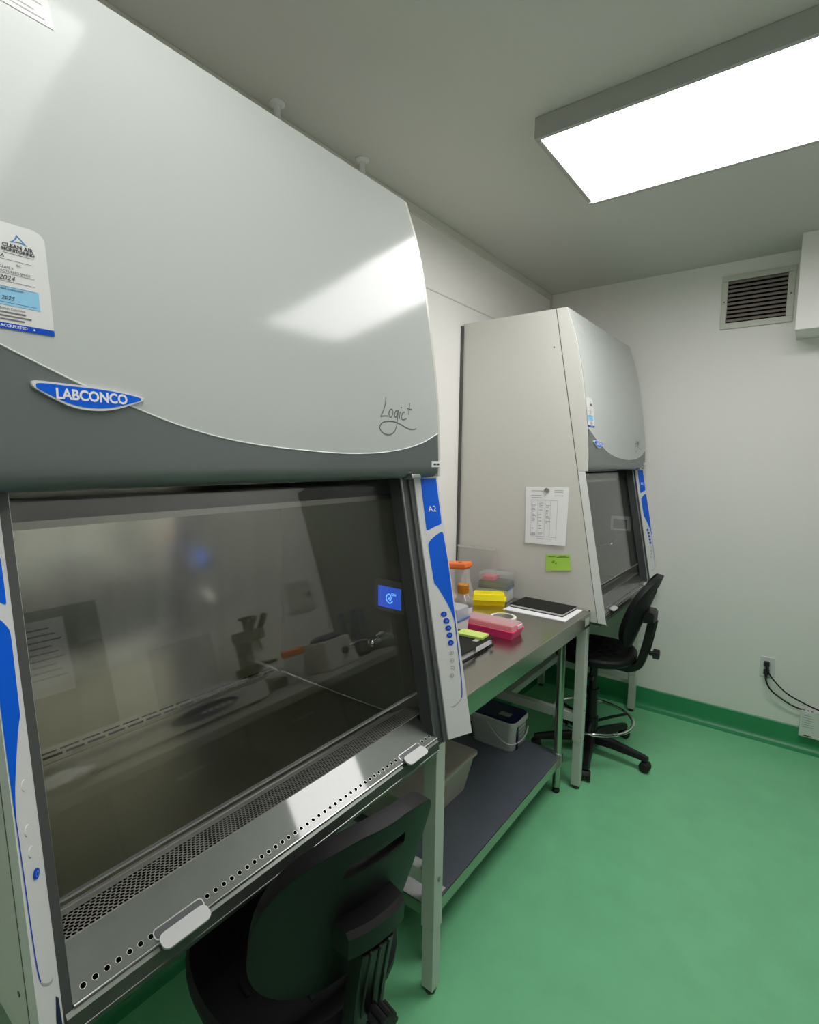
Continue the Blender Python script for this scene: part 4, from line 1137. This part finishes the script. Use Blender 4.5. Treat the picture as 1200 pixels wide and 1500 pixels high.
# ------------------------------------------------------------------ opposite side of the room (seen mirrored in the glass)
bx0 = 1.80
t = T('lab_bench', 'long white lab bench facing the cabinets, seen only mirrored in the near glass', 'bench', (2.15, 0.9, 0))
B = lambda mb, n, m, p=t, **k: mb.build(n, m, p, world=True, **k)
B(MB().box(bx0, 2.44, -0.6, 2.14, 0.885, 0.92, 0.004), 'worktop', mat('grey worktop', rgb(150, 150, 146), 0.35))
B(MB().box(bx0 + 0.04, 2.44, -0.58, 2.12, 0.10, 0.885), 'carcass', M_WHITE)
B(MB().box(bx0 + 0.08, 2.44, -0.56, 2.10, 0.001, 0.10), 'plinth', M_DARKG)
for i in range(5):
    a = -0.58 + i * 0.54
    d = B(MB().box(bx0 + 0.022, bx0 + 0.04, a + 0.003, a + 0.537, 0.11, 0.88, 0.002), 'door', M_DARKG)
    B(MB().box(bx0 + 0.010, bx0 + 0.022, a + 0.22, a + 0.35, 0.80, 0.812, 0.003), 'handle', M_ALU, d)
bz = 0.92
# bench instrument with a blue control panel and clear lid
t = T('bench_instrument', 'long white instrument with a dark blue control panel, mirrored in the near glass', 'instrument', (2.13, 0.88, bz))
MB().box(-0.18, 0.2, -0.42, 0.40, 0.012, 0.11, 0.012).build('housing', M_WHITE, t)
mb = MB(); mb.loft([[(-0.184, p, 0.06 + q) for p, q in ell2d(0.08, 0, 0.155, 0.028, 28)], [(-0.180, p, 0.06 + q) for p, q in ell2d(0.08, 0, 0.155, 0.028, 28)]])
pn = mb.build('control_panel', mat('navy panel', rgb(30, 44, 78), 0.3), t)
mb = MB()
for i in range(5): mb.box(-0.1855, -0.184, 0.06 + i * 0.03, 0.078 + i * 0.03, 0.052, 0.064)
mb.build('panel_symbols', M_WINK, pn)
MB().box(-0.183, -0.176, -0.42, 0.40, 0.100, 0.112, 0.003).build('edge_trim', M_CHROME, t)
mb = MB(); mb.box(0.0, 0.006, -0.02, 0.28, 0.11, 0.37, 0.002)
mb.build('clear_lid', M_CLEAR, t)
for s in (-1, 1): MB().box(-0.15, 0.17, s * 0.34 - 0.02, s * 0.34 + 0.02, 0.0, 0.013).build('foot', M_RUBBER, t)
# microscope
t = T('microscope', 'dark bench microscope, mirrored in the near glass', 'microscope', (2.22, 1.42, bz), R(180))
MB().box(-0.10, 0.12, -0.09, 0.09, 0, 0.05, 0.012).build('base', M_DARKG, t)
MB().box(-0.10, -0.04, -0.035, 0.035, 0.05, 0.30, 0.012).build('arm', M_DARKG, t)
MB().box(-0.10, 0.09, -0.045, 0.045, 0.27, 0.33, 0.014).build('head', M_DARKG, t)
MB().box(-0.04, 0.10, -0.07, 0.07, 0.135, 0.15, 0.003).build('stage', M_BLACKP, t)
for s in (-1, 1):
    MB().cyl((0.06, s * 0.03, 0.32), (0.13, s * 0.032, 0.385), 0.016, seg=16).build('eyepiece', M_BLACKP, t)
MB().lathe([(0.018, 0.33), (0.018, 0.38), (0.035, 0.39), (0.035, 0.40)], seg=20).build('camera_port', M_BLACKP, t)
mb = MB()
for a in (-35, 0, 35): mb.cyl((0.045, 0.02 * math.sin(R(a)), 0.275), (0.045 + 0.01, 0.05 * math.sin(R(a)), 0.21), 0.013, 0.009, 14)
mb.build('objectives', M_ALU, t)
for s in (-1, 1): MB().cyl((-0.07, s * 0.035, 0.12), (-0.07, s * 0.065, 0.12), 0.024, seg=20).build('focus_knob', M_BLACKP, t)
# jar with orange lid
t = T('sample_jar', 'clear jar with orange lid next to the microscope, mirrored in the near glass', 'jar', (2.06, 1.545, bz))
MB().lathe([(0.002, 0), (0.05, 0), (0.055, 0.005), (0.055, 0.13), (0.05, 0.14)], seg=28).build('jar_body', M_CLEAR, t)
MB().lathe([(0.06, 0.138), (0.062, 0.142), (0.062, 0.168), (0.058, 0.172), (0.001, 0.172)], seg=28).build('lid', MATS['bright orange plastic'], t)
# centrifuge and mixer
t = T('centrifuge', 'small pale benchtop centrifuge with dark lid, mirrored in the near glass', 'centrifuge', (2.06, 1.78, bz))
MB().loft([rb(0.11, 0.11, 0), rb(0.115, 0.115, 0.01), rb(0.095, 0.095, 0.15), rb(0.09, 0.09, 0.156)]).build('housing', M_BODY, t)
MB().lathe([(0.085, 0.155), (0.085, 0.17), (0.06, 0.185), (0.001, 0.188)], seg=28).build('lid', mat('blue grey lid', rgb(60, 70, 92), 0.35), t)
MB().cyl((-0.105, 0.02, 0.08), (-0.125, 0.02, 0.08), 0.018, seg=18).build('dial', M_BLACKP, t)
t = T('pipette_stand', 'dark rack of pipettes at the end of the bench, mirrored in the near glass', 'pipette stand', (2.08, 2.03, bz))
MB().lathe([(0.07, 0), (0.07, 0.012), (0.014, 0.02), (0.012, 0.22)], seg=24).build('base', M_BLACKP, t)
MB().lathe([(0.07, 0.21), (0.075, 0.215), (0.075, 0.225), (0.07, 0.23)], seg=24).build('carousel', M_DARKG, t)
for k in range(5):
    a = R(72 * k); x, y = 0.072 * math.cos(a), 0.072 * math.sin(a)
    MB().cyl((x, y, 0.06), (x, y, 0.27), 0.006, 0.014, 12).build('pipette', mat('pipette blue', rgb(70, 90, 140), 0.4) if 'pipette blue' not in MATS else MATS['pipette blue'], t)
t = T('crumpled_paper', 'crumpled white paper on the bench edge, mirrored in the near glass', 'paper', (1.90, 0.40, bz))
rings = []
for i in range(7):
    f = i / 6; r = 0.07 * math.sin(math.pi * (0.1 + 0.8 * f))
    rings.append([crumple((r * math.cos(2 * math.pi * k / 14), 1.5 * r * math.sin(2 * math.pi * k / 14), 0.01 + 0.05 * f), 0.007 if i else 0.002) for k in range(14)])
MB().loft(rings).build('wad', M_PAPER, t)
# sheet and dispenser on the opposite wall
t = T('notice_board', 'wide grey board on the opposite wall, mirrored at the left of the near glass', 'notice board', (XW, 0.35, 1.28))
MB().box(XW - 0.02, XW - 0.001, -0.12, 0.815, 0.99, 1.585, 0.004).build('board', mat('grey board', rgb(158, 161, 154), 0.6), t, world=True)
t = T('notice_sheet', 'white notice on the wide grey board, mirrored at the left of the near glass', 'paper', (XW, 0.62, 1.40))
MB().box(XW - 0.0225, XW - 0.0203, 0.48, 0.67, 1.22, 1.54).build('sheet', M_PAPER, t, world=True, smooth=False)
mb = MB()
for i in range(9): mb.box(XW - 0.0231, XW - 0.0225, 0.50, 0.65 - 0.02 * (i % 3), 1.29 + 0.026 * i, 1.296 + 0.026 * i)
mb.build('print', M_GREYINK, t, world=True, smooth=False)
t = T('soap_dispenser', 'dark grey dispenser beside the white notice, mirrored in the near glass', 'dispenser', (XW, 0.745, 1.34))
MB().box(XW - 0.10, XW - 0.0203, 0.70, 0.79, 1.275, 1.405, 0.02, 3).build('housing', M_DARKG, t, world=True)
MB().box(XW - 0.108, XW - 0.098, 0.72, 0.77, 1.28, 1.305, 0.004).build('push_bar', M_BLACKP, t, world=True)
# tall out-of-view block, added opposite to darken part of the glass reflection
t = T('reflection_darkener', 'tall mid grey cabinet shape added on the opposite side to darken the near glass reflection', 'cabinet', (2.16, 2.64, 0))
MB().box(1.93, 2.44, 2.20, 3.08, 0.0, 2.05, 0.004).build('carcass', M_MIDG, t, world=True)
for a, b in ((2.203, 2.638), (2.642, 3.077)):
    d = MB().box(1.912, 1.93, a, b, 0.08, 2.045, 0.003).build('door', M_MIDG, t, world=True)
    y = b - 0.03 if a < 2.5 else a + 0.03
    MB().box(1.892, 1.912, y - 0.006, y + 0.006, 1.0, 1.16, 0.004).build('handle', M_ALU, d, world=True)
t = T('breaker_panel', 'flush grey breaker panel on the opposite wall, mirrored in the near glass', 'panel', (XW, 2.0, 1.36))
MB().box(XW - 0.008, XW - 0.001, 1.90, 2.10, 1.26, 1.46, 0.003).build('housing', M_BODY, t, world=True)
MB().box(XW - 0.012, XW - 0.008, 1.91, 2.09, 1.27, 1.45, 0.002).build('door', M_BODY, t, world=True)
MB().box(XW - 0.020, XW - 0.012, 2.065, 2.077, 1.34, 1.38, 0.002).build('latch', M_BLACKP, t, world=True)

# ------------------------------------------------------------------ camera and render settings
q = dict(cx=1.5045, cy=-.226, cz=1.6051, yaw=.6452, pitch=-.101, roll=.0123, f=771.47)
fw = Vector((-math.sin(q['yaw']) * math.cos(q['pitch']), math.cos(q['yaw']) * math.cos(q['pitch']), math.sin(q['pitch'])))
r0 = fw.cross(Vector((0, 0, 1))).normalized(); u0 = r0.cross(fw)
c, s = math.cos(q['roll']), math.sin(q['roll'])
rt = c * r0 + s * u0; up = -s * r0 + c * u0
cam_d = bpy.data.cameras.new('camera'); cam = bpy.data.objects.new('camera', cam_d); COL.objects.link(cam)
Mc = Matrix(((rt.x, up.x, -fw.x, q['cx']), (rt.y, up.y, -fw.y, q['cy']), (rt.z, up.z, -fw.z, q['cz']), (0, 0, 0, 1)))
cam.matrix_world = Mc
cam_d.sensor_fit = 'HORIZONTAL'; cam_d.sensor_width = 36.0
cam_d.lens = q['f'] / 1200 * 36.0
cam_d.clip_start = 0.02; cam_d.clip_end = 50
SC.camera = cam
w = bpy.data.worlds.new('world'); SC.world = w; w.use_nodes = True
w.node_tree.nodes['Background'].inputs['Color'].default_value = (0.5, 0.5, 0.5, 1)
w.node_tree.nodes['Background'].inputs['Strength'].default_value = 0.3
vs_ = SC.view_settings
vs_.view_transform = 'Standard'; vs_.look = 'None'; vs_.gamma = 1.0; vs_.use_curve_mapping = False
vs_.exposure = 0.46
SC.cycles.use_denoising = True
SC.cycles.max_bounces = 12; SC.cycles.diffuse_bounces = 6; SC.cycles.glossy_bounces = 6; SC.cycles.transparent_max_bounces = 16
SC.cycles.caustics_reflective = False; SC.cycles.caustics_refractive = False
